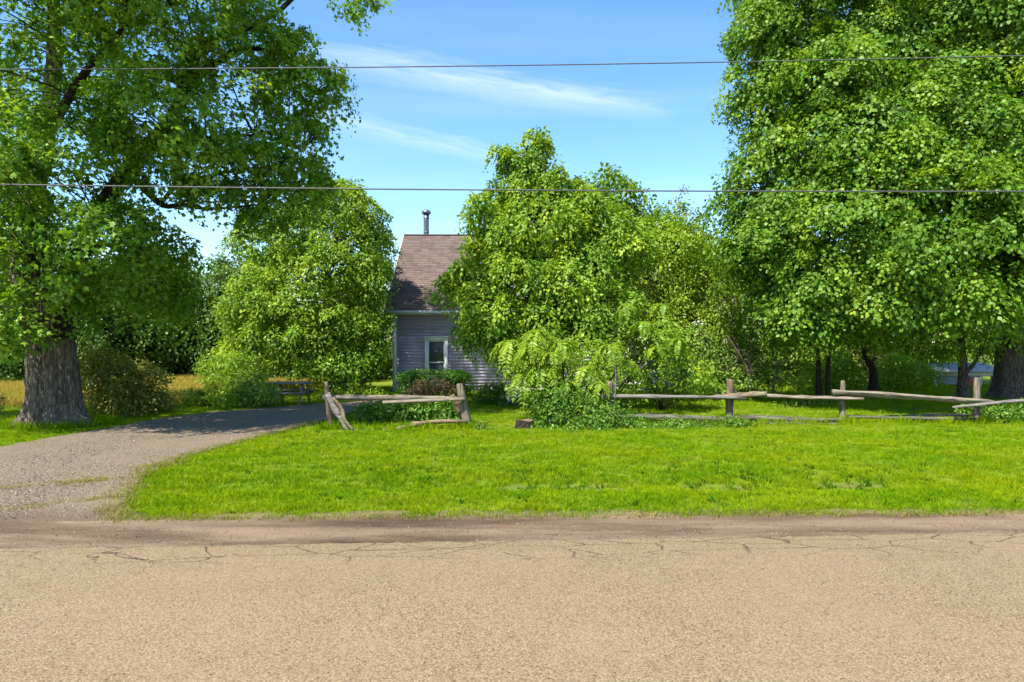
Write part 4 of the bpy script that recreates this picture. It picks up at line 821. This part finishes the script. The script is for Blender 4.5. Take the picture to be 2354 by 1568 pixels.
for k, pp in enumerate(([(2330, 680, 24.5, .45), (2310, 450, 24.3, .34), (2260, 200, 23.8, .25), (2220, 0, 23.5, .18), (2200, -300, 23.4, .06)], [(2340, 670, 24.5, .4), (2420, 450, 24.2, .3), (2480, 150, 24, .18), (2520, -150, 24, .08)],
                        [(2310, 640, 24.4, .28), (2180, 560, 23, .18), (2050, 520, 21.8, .11), (1900, 500, 21.3, .06), (1760, 520, 21.4, .02)], [(2310, 560, 24.4, .25), (2150, 400, 23, .16), (1980, 260, 22, .10), (1820, 160, 22, .04)], [(2290, 400, 24.2, .2), (2180, 200, 23, .14), (2000, 20, 22.6, .08), (1850, -100, 22.4, .04)],
                        [(2320, 660, 24.2, .22), (2220, 690, 22, .13), (2110, 730, 20.5, .07), (1990, 740, 19.8, .03)], [(2330, 640, 24.2, .2), (2320, 620, 22, .13), (2300, 640, 20, .06), (2280, 690, 19.2, .03)], [(2300, 620, 24.3, .2), (2180, 640, 23.4, .12), (2000, 660, 22.6, .07), (1860, 680, 21.6, .03)])):
    ln.append(limb(pp, BARK_D, 18, 9, k, rm))
RL = px_lobes([(1805, 60, 22.4, 110, 110, 2.0), (1760, 210, 22.2, 75, 80, 1.5), (1800, 360, 21.8, 120, 90, 1.9), (1745, 470, 22, 90, 70, 1.5), (1790, 570, 21.4, 110, 80, 1.7), (1720, 560, 22.2, 70, 60, 1.2), (1930, 190, 20.8, 130, 95, 2.0), (1980, 330, 20.2, 150, 100, 2.0), (1950, 480, 20, 150, 95, 2.0), (2030, 90, 21.8, 160, 110, 2.2), (2170, 250, 20.4, 150, 110, 2.1),
               (2140, 430, 19.6, 150, 100, 2.0), (2080, 590, 19.4, 160, 85, 1.9), (1900, 640, 20.2, 120, 75, 1.6), (2290, 360, 19.8, 140, 120, 2.2), (2280, 540, 19, 150, 95, 2.0), (2200, 665, 19, 120, 45, 1.5), (2050, 690, 19.6, 110, 42, 1.4), (2330, 660, 19.2, 100, 50, 1.4), (1870, 715, 20.6, 80, 40, 1.2), (1800, 680, 21.2, 60, 50, 1.2),
               (2230, 90, 21.8, 140, 120, 2.3), (2370, 150, 21, 120, 130, 2.2), (2440, 420, 20.6, 150, 220, 2.6), (2080, -130, 22.4, 300, 140, 3.2), (2420, -120, 23, 220, 180, 3.2), (1840, -60, 22.6, 130, 90, 2.2), (2280, 120, 27.5, 360, 240, 2.4)])
rs = np.random.RandomState(43)
o, C = crown(rm, 'crown', sprigs(RL, rs, 90, .36, .45), LM['maple'], rs, spacing=.62, per=150, R=.60, size=.125, shape='broad', fill=.3, back=.12, droop=.7, thick=.2, spread=.45, upb=.8, tsd=.17)
twigs(rm, C, np.concatenate(ln), TWIG_B, rs, .35, .016)

# small trees standing under and behind it
b, t = trunk_px(1885, 22.6, .13, (1882, 880), (1880, 820), (1870, 740))
root = simple_tree('small_tree', 'small dark tree with twin upright trunks behind the long fence', 'tree', b, t, px_lobes([(1870, 755, 22.6, 70, 32, 1.2), (1920, 735, 22.8, 60, 40, 1.2), (1820, 760, 22.6, 50, 40, 1.0)]), LM['maple'], 91, spacing=.5, per=36, R=.42, size=.14, shape='maple', fill=.3)
limb([(1903, 936, 22.6, .09), (1903, 880, 22.6, .08), (1908, 800, 22.6, .06), (1930, 740, 22.7, .03)], BARK_D, 10, 8, 3, root, 'trunk')
b, t = trunk_px(2008, 25.5, .21, (2008, 880), (2006, 850), (1992, 822), (1980, 760), (1990, 700))
simple_tree('small_tree', 'small tree with one thick dark crooked trunk behind the long fence', 'tree', b, t, px_lobes([(1990, 735, 25.5, 80, 40, 1.4), (2050, 755, 25.5, 60, 28, 1.2), (1940, 750, 25.4, 55, 28, 1.1)]), LM['maple'], 92, spacing=.55, per=36, R=.45, size=.15, shape='maple', fill=.3)
b, t = trunk_px(2216, 24.8, .22, (2214, 880), (2213, 830), (2208, 790), (2202, 700))
for q in range(1, len(t)): t[q] = (*t[q][:3], max(t[q][3], .15))
simple_tree('small_tree', 'small tree with light peeling trunk and side fork next to the low shelter', 'tree', b, t, px_lobes([(2170, 800, 24.6, 55, 28, .9), (2215, 740, 24.6, 80, 35, 1.2), (2290, 775, 24.4, 60, 30, 1.0)]), LM['walnut'], 93, bark=BARK,
            limbs=[[(*at(2214, 862, 24.7), .10), (*at(2238, 838, 24.6), .07), (*at(2262, 800, 24.5), .05), (*at(2290, 770, 24.4), .03)]], spacing=.45, per=30, R=.38, size=.13, shape='oval', fill=.3)
# brush and trees beyond the yard
W_ = [(1700, 36, [(1680, 760, 100, 90), (1640, 640, 90, 90), (1740, 680, 80, 90)], 'lilac', 'leafy green tree far behind the lilac'),
      (1850, 34, [(1850, 800, 90, 70), (1900, 730, 90, 80)], 'walnut', 'bushy green tree far behind the twin trunks'),
      (2010, 35, [(2010, 790, 90, 80), (2080, 800, 80, 70), (1950, 820, 60, 50)], 'olive', 'olive brown brushy tree far behind the crooked trunk'),
      (2160, 41, [(2130, 770, 90, 80), (2190, 740, 80, 70), (2100, 840, 70, 36)], 'yellow', 'sunlit yellow green tree far behind the peeling trunk'),
      (2330, 41, [(2300, 760, 100, 70), (2400, 760, 100, 90)], 'walnut', 'green tree far behind the shelter and the big maple trunk')]
for k, (px, d, lb, mt_, lab) in enumerate(W_):
    b, t = trunk_px(px, d, .15, (px, 830), (px + 6, 780), (lb[0][0], lb[0][1]))
    lo = [(x, y, d - .5, rx, rz, 1.8) for (x, y, rx, rz) in lb] + ([(px - 30, 852, d - 1.2, 70, 30, 1.2), (px + 40, 856, d - 1, 66, 28, 1.2)] if k < 3 else [])
    simple_tree('background_tree', lab, 'tree', b, t, px_lobes(lo), LM[mt_], 110 + k, group='trees beyond the yard', spacing=.75, per=60, R=.65, size=.18, shape='oval', fill=.3, back=.15, tw=.25)

shrub('wild_shrub', 'sunlit wild shrub filling the gap behind the twin trunks', 'shrub', px_lobes([(1930, 845, 29, 60, 36, 1.0), (1870, 855, 29, 50, 30, .9), (1900, 880, 28.6, 70, 16, .8)]), LM['walnut'], 117, stems=6, spacing=.5, per=32, R=.42, size=.15, shape='oval', fill=.3)
shrub('wild_shrub', 'sunlit wild shrub filling the gap behind the crooked trunk', 'shrub', px_lobes([(2070, 845, 29.5, 56, 36, 1.0), (2120, 855, 29.5, 40, 28, .8), (2050, 880, 29, 60, 14, .8)]), LM['yellow'], 118, stems=6, spacing=.5, per=32, R=.42, size=.15, shape='oval', fill=.3)
# ------------------------------------------------------------------ shrubs and plants
rx_ = px_lobes
shrub('brown_shrub', 'round shrub of green and rusty brown leaves beside the old maple trunk', 'shrub', rx_([(270, 875, 20.2, 85, 66, 1.1), (235, 840, 20.2, 50, 50, .9), (335, 890, 20, 46, 55, .8), (290, 920, 19.8, 85, 30, .9)]), LM['olive'], 121, stems=8, spacing=.36, per=44, R=.33, size=.105, shape='oval', fill=.4)
shrub('dead_branch_shrub', 'brown withered shrub growing in the hay beside the old maple', 'shrub', rx_([(-6, 925, 19.5, 20, 18, .25), (-22, 910, 19.5, 26, 26, .4)]), LM['brown'], 122, stems=5, spacing=.25, per=14, R=.2, size=.10, shape='long', fill=.3)
shrub('light_bush', 'light green fountain shaped bush at the far edge of the field', 'bush', rx_([(540, 840, 25.5, 66, 38, 1.1), (500, 852, 25.5, 42, 32, .8), (582, 848, 25.5, 40, 36, .8), (540, 870, 25.2, 64, 22, .9)]), LM['walnut'], 123, stems=7, spacing=.38, per=30, R=.34, size=.14, shape='long', fill=.3)
shrub('round_bush', 'low rounded leafy bush beside the picnic table', 'bush', rx_([(585, 900, 22, 50, 34, .7), (552, 912, 21.8, 34, 24, .5), (618, 912, 21.9, 26, 25, .5)]), LM['lilac'], 124, stems=6, spacing=.28, per=26, R=.26, size=.10, shape='oval', fill=.4)
shrub('flower_clump', 'low bright green leafy clump at the edge of the hay field', 'plant', rx_([(495, 908, 22.3, 50, 22, .6), (455, 915, 22.3, 32, 18, .5), (535, 918, 21.6, 40, 17, .5)]), LM['yellow'], 125, stems=5, spacing=.26, per=26, R=.22, size=.09, shape='oval', fill=.3)
shrub('flower_clump', 'yellow green leafy clump behind the fence brace near the house', 'plant', rx_([(745, 905, 24.6, 24, 14, .4), (790, 905, 25, 32, 14, .5), (840, 905, 25.2, 34, 13, .5)]), LM['yellow'], 126, stems=5, spacing=.28, per=26, R=.24, size=.10, shape='oval', fill=.3)
# clipped box hedge under the window
rs = np.random.RandomState(127); bc = at(1000, 884, 25.6)
bx_ = thing('boxwood_hedge', 'clipped dark green box hedge under the white framed window', 'hedge', (bc.x, bc.y, g1(bc.x, bc.y)))
n = 5200; u = norm(rs.randn(n, 3)); q = np.sign(u) * np.abs(u) ** .55; q = q / np.maximum(1, np.abs(q).max(1))[:, None]
A_ = np.array([1.38, .75, .52]); P = np.array([bc.x, bc.y, .50]) + q * A_ * rs.uniform(.86, 1.03, n)[:, None] + .02 * rs.randn(n, 3); k = P[:, 2] > .02
N = u + .5 * rs.randn(n, 3); V, Fc, tt = leaves(P[k], N[k], (u + rs.randn(n, 3) * .7)[k], rs.uniform(.05, .10, n)[k], np.clip(rs.normal(.45, .2, n), 0, 1)[k], 'oval')
o = npmesh('foliage', V, Fc, LM['box'], bx_, tint=tt); o['kind'] = 'stuff'
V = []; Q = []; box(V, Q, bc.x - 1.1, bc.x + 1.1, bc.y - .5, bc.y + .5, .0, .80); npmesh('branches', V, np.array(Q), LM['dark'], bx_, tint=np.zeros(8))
for q in range(5): tube_obj('stem', [(bc.x - 1 + .5 * q, bc.y, -.05, .03), (bc.x - 1 + .5 * q, bc.y, .4, .02)], TWIG_B, bx_, 3, 6)
shrub('brown_bush', 'withered reddish brown bush in front of the box hedge', 'bush', rx_([(985, 888, 24, 44, 22, .5), (1020, 892, 24, 26, 16, .4), (955, 898, 24, 24, 14, .4)]), LM['brown'], 128, stems=9, spacing=.26, per=24, R=.24, size=.085, shape='oval', fill=.4)
shrub('leafy_perennial', 'broad leafy green perennial behind the short fence panel near its brace', 'plant', rx_([(895, 940, 18.2, 66, 34, .6), (855, 955, 17.8, 44, 26, .5), (935, 945, 18, 38, 32, .5)]), LM['weed'], 129, stems=9, spacing=.24, per=20, R=.26, size=.15, shape='long', fill=.4, droop=.9)
shrub('leafy_perennial', 'leafy green perennial behind the short fence panel near its double post', 'plant', rx_([(1010, 942, 18.3, 46, 30, .55), (980, 952, 18, 34, 26, .45), (1042, 950, 18.2, 26, 24, .4)]), LM['weed'], 130, stems=8, spacing=.24, per=20, R=.26, size=.15, shape='long', fill=.4, droop=.9)
shrub('peony_shrub', 'full green shrub between the box hedge and the sumac', 'shrub', rx_([(1130, 905, 22.6, 42, 28, .6), (1110, 925, 22.2, 30, 18, .5), (1165, 928, 22, 34, 16, .5)]), LM['weed'], 131, stems=8, spacing=.27, per=26, R=.27, size=.14, shape='long', fill=.4)
shrub('pale_leaved_plant', 'pale bluish white leaved plant half hidden by the sumac', 'plant', rx_([(1182, 905, 22, 18, 18, .3)]), LM['pale'], 132, stems=4, spacing=.2, per=16, R=.16, size=.09, shape='oval', fill=.4)
shrub('leafy_shrub', 'dense leafy green shrub filling the space behind the sumac fronds', 'shrub', rx_([(1230, 830, 18.6, 62, 60, .7), (1310, 830, 18.8, 70, 65, .8), (1390, 850, 18.6, 62, 60, .7), (1330, 900, 18.2, 75, 40, .6), (1260, 905, 18.2, 50, 40, .6)]), LM['walnut'], 138, stems=9, spacing=.36, per=34, R=.34, size=.11, shape='oval', fill=.35)
shrub('ground_vine', 'dark green vine heaped at the foot of the sumac by the fence post', 'vine', rx_([(1290, 925, 16.9, 68, 56, .6), (1355, 945, 16.6, 60, 46, .55), (1255, 970, 16.3, 44, 34, .45), (1330, 985, 16.0, 75, 30, .5), (1395, 970, 16.4, 40, 34, .45)]), LM['weed'], 133, stems=9, spacing=.26, per=30, R=.25, size=.085, shape='oval', fill=.35)
shrub('weed_patch', 'low dark weeds spreading under the bottom rail of the long fence', 'weeds', rx_([(1455, 985, 16.3, 62, 34, .5), (1540, 988, 16.4, 64, 28, .5), (1630, 988, 16.5, 62, 24, .45), (1695, 980, 16.6, 36, 22, .4)]), LM['weed'], 134, stems=8, stem_r=.008, spacing=.2, per=22, R=.2, size=.075, shape='oval', fill=.3)
shrub('weed_patch', 'weeds around the fence post that stands by the peeling trunk', 'weeds', rx_([(2290, 950, 17.8, 60, 24, .5), (2350, 945, 18, 50, 28, .5), (2225, 970, 17.6, 40, 14, .4)]), LM['weed'], 135, stems=6, stem_r=.008, spacing=.24, per=22, R=.2, size=.08, shape='oval', fill=.3)
shrub('weed_patch', 'small weeds at the foot of the twin trunks', 'weeds', rx_([(1870, 925, 22, 40, 14, .5), (1820, 930, 21.6, 30, 8, .4)]), LM['lilac'], 136, stems=5, stem_r=.008, spacing=.24, per=20, R=.2, size=.08, shape='oval', fill=.3)
shrub('weed_patch', 'small weeds at the foot of the double fence post', 'weeds', rx_([(1092, 978, 16.4, 22, 10, .25), (1110, 990, 16.0, 20, 5, .2)]), LM['weed'], 137, stems=4, stem_r=.008, spacing=.16, per=16, R=.13, size=.07, shape='oval', fill=.3)

# sumac: each arching frond a part, its leaflets cut out one by one
rs = np.random.RandomState(140); sb = ((1300 - CX) / F * 17.4, 17.4)
su = thing('sumac', 'bright green sumac with arching feathery fronds in the fence gap', 'shrub', (sb[0], sb[1], g1(*sb)))
heads = [(1235, 762, 17.3, 14, .75), (1175, 785, 17.4, 12, .75), (1290, 785, 17.3, 12, .65), (1405, 792, 17.2, 14, .65), (1215, 800, 17.0, 9, .6), (1268, 812, 17.0, 8, .55), (1350, 845, 17.3, 10, .7), (1250, 840, 17.2, 14, .85), (1200, 860, 17.3, 9, .7), (1300, 880, 17.1, 9, .65), (1440, 830, 17.5, 9, .6), (1380, 880, 17.0, 7, .55),
         (1480, 740, 18.6, 9, .55), (1525, 700, 18.8, 8, .5), (1440, 700, 18.8, 8, .5), (1510, 800, 18.6, 9, .55), (1560, 780, 18.8, 7, .5), (1340, 920, 16.9, 6, .5)]
for q, (px, py, d, nf, L0) in enumerate(heads):
    h = at(px, py, d); bx0 = (1300 + 60 * (px > 1420) + rs.uniform(-25, 25) - CX) / F * d
    mid = Vector((bx0 * .6 + h.x * .4, d, h.z * .5))
    tube_obj('stem', [(bx0, d + rs.uniform(-.1, .1), g1(bx0, d) - .05, .028), (*mid, .022), (*h, .012)], TWIG_B, su, 10, 6, .08, q)
    for f in range(nf):
        a = f / nf * 6.283 + rs.uniform(-.3, .3); out_ = np.array([math.cos(a), .75 * math.sin(a), 0]); L = L0 * rs.uniform(.75, 1.2); ns_ = 15
        s = np.linspace(0, 1, ns_); rise = rs.uniform(.10, .50); path = np.array(h)[None] + L * (s[:, None] * out_ * (1 - .25 * s[:, None]) + np.array([0, 0, 1]) * (rise * s - rs.uniform(.7, 1.35) * s ** 1.9)[:, None])
        T0 = np.gradient(path, axis=0); T0 = norm(T0); side = norm(np.cross(T0, np.array([0, 0, 1.0]))); up = np.cross(side, T0)
        P, N, T, S = [], [], [], []
        for k in range(2, ns_):
            ll = .15 * (L0 + .2) / .9 * math.sin(math.pi * (.18 + .75 * (k / ns_))) + .02
            for sg in (-1, 1):
                P.append(path[k]); T.append(sg * side[k] * .9 + T0[k] * .45 + np.array([0, 0, -.28]) + .08 * rs.randn(3)); N.append(up[k] + .18 * rs.randn(3)); S.append(ll * rs.uniform(.85, 1.15))
        P.append(path[-1]); T.append(T0[-1]); N.append(up[-1]); S.append(.13)
        t0 = rs.normal(.55, .16); V, Fc, tt = leaves(np.array(P), np.array(N), np.array(T), np.array(S) * 1.05, t0 + rs.normal(0, .08, len(P)), 'long')
        Vt, Qt, _ = tube(np.column_stack([path, np.linspace(.007, .003, ns_)]), 3, 0, 0, False)
        npmesh('frond', np.vstack([V, Vt]), [Fc, Qt + len(V)], LM['sumac' if d < 18 else 'walnut'], su, tint=np.concatenate([tt, np.full(len(Vt), .6)]))

# ------------------------------------------------------------------ picnic table, stump, shelter, wires
tx, ty = (668 - CX) / F * 22.6, 22.6; tb = thing('picnic_table', 'weathered wooden picnic table behind the rounded bush', 'table', (tx, ty, g1(tx, ty)))
zt = .74; w0, w1 = tx - .72, tx + .68
for k in range(5): boxes('plank', [(w0 + .02 * (k % 2), w1 - .015 * (k % 3), ty - .38 + k * .155, ty - .38 + k * .155 + .143, zt - .045, zt)], WOOD_G, tb)
for s in (-1, 1):
    boxes('bench', [(w0, w1, ty + s * .68 - .13, ty + s * .68 + .13, .40, .445)], WOOD_G, tb)
    boxes('beam', [(tx + s * .50 - .02, tx + s * .50 + .02, ty - .80, ty + .80, .352, .398)], WOOD_G, tb)
    for e in (-1, 1): rail_obj('leg', (tx + s * .45, ty + e * .28, zt - .05), (tx + s * .45, ty + e * .55, .0), .05, WOOD, tb, 7 + s + e, .0, 1, 4, .6)
sx_, sy_ = gnd(1205, 985); st = thing('tree_stump', 'low brown tree stump on the lawn beside the vine', 'stump', (sx_, sy_, g1(sx_, sy_)))
th = np.arange(22) / 22 * 6.283; rsx = np.random.RandomState(3); pr = 1 + .10 * np.cos(3 * th + 1) + .07 * rsx.randn(22) * .6; V = []
for z, r in ((-.06, .26), (.04, .22), (.12, .20), (.18, .19)): V.append(np.stack([sx_ + r * pr * np.cos(th), sy_ + r * pr * np.sin(th), z + g1(sx_, sy_) + (.02 * np.sin(2 * th) if z > .15 else 0 * th)], 1))
V = np.concatenate(V); i = np.arange(3)[:, None] * 22; j = np.arange(22)[None]; j2 = (j + 1) % 22
npmesh('bark', V, np.stack([(i + j).ravel(), (i + j2).ravel(), (i + 22 + j2).ravel(), (i + 22 + j).ravel()], 1), BARK_D, st, smooth=True)
Vc = np.vstack([V[-22:] * [1, 1, 1] + [0, 0, .003], [[sx_, sy_, .18 + g1(sx_, sy_)]]]); npmesh('cut_face', Vc, np.stack([np.full(22, 22), np.arange(22), (np.arange(22) + 1) % 22], 1), WOOD_B, st)

hx, hy = (2222 - CX) / F * 31, 31.0; sh = thing('garden_shelter', 'low pale post shelter with blue grey side panel beyond the lawn', 'shelter', (hx, hy, g1(hx, hy)))
BLUE = paint_mat('blue_grey_board', (.24, .28, .29)); TIN = paint_mat('grey_tin', (.30, .30, .30), .9); PALE = paint_mat('pale_wood', (.62, .56, .48))
X = lambda p: (p - CX) / F * 31
for p in (2150, 2206, 2252, 2282): boxes('post', [(X(p) - .06, X(p) + .06, hy - .06, hy + .06, -.05, .66)], PALE, sh)
for k in range(5): boxes('board', [(X(2153) + .02, X(2204), hy - .01, hy + .02, .12 + k * .105, .12 + k * .105 + .098)], BLUE, sh)
boxes('beam', [(X(2146), X(2292), hy - .10, hy - .062, .52, .70)], PALE, sh)
V = [(X(2140), hy - .35, .70), (X(2300), hy - .35, .70), (X(2300), hy + 1.1, 1.05), (X(2140), hy + 1.1, 1.05), (X(2140), hy - .35, .735), (X(2300), hy - .35, .735), (X(2300), hy + 1.1, 1.085), (X(2140), hy + 1.1, 1.085)]
npmesh('roof', V, np.array([(0, 3, 2, 1), (4, 5, 6, 7), (0, 1, 5, 4), (1, 2, 6, 5), (2, 3, 7, 6), (3, 0, 4, 7)]), TIN, sh)
boxes('back_wall', [(X(2146), X(2292), hy + .95, hy + 1.0, -.05, .98)], BLUE, sh)
RED = paint_mat('red_paint', (.42, .075, .045)); rb = thing('red_barrel', 'rusty red barrel standing under the low shelter', 'barrel', (X(2236), hy + .3, -.02))
tube_obj('drum', [(X(2236), hy + .3, -.02, .19), (X(2236), hy + .3, .20, .205), (X(2236), hy + .3, .44, .19)], RED, rb, 9, 16, 0, 0)
for z_ in (.13, .29): tube_obj('hoop', [(X(2236), hy + .3, z_, .21), (X(2236), hy + .3, z_ + .02, .21)], RED, rb, 2, 16, 0, 0)

m, nt, out = new_mat('cable'); n1 = noise(nt, coords(nt), 4, 2); surf(nt, out, ramp(nt, n1, [(.3, (0.0743, 0.0743, 0.0743)), (.7, (0.1040, 0.1040, 0.1015))]), .5); CABLE = m
def wire(pxy, label, r):
    X_ = np.array([(p[0] - CX) / F * 13 for p in pxy]); Z_ = np.array([H + (CY - p[1]) / F * 13 for p in pxy]); co = np.polyfit(X_, Z_, 2)
    xs = np.linspace(-42, 42, 57); pts = np.column_stack([xs, np.full(57, 13.0), np.polyval(co, xs), np.full(57, r)]); V, Q, T = tube(pts, 6, 0, 0)
    tag(npmesh('overhead_wire', V, [Q, T], CABLE, smooth=True), label, 'wire', 'overhead wires along the road')
wire([(0, 160), (800, 155), (1710, 142), (2354, 128)], 'upper grey overhead wire high across the maple crowns', .011)
wire([(0, 424), (600, 432), (1177, 437), (1800, 440), (2354, 440)], 'lower grey overhead wire passing above the stovepipe', .014)
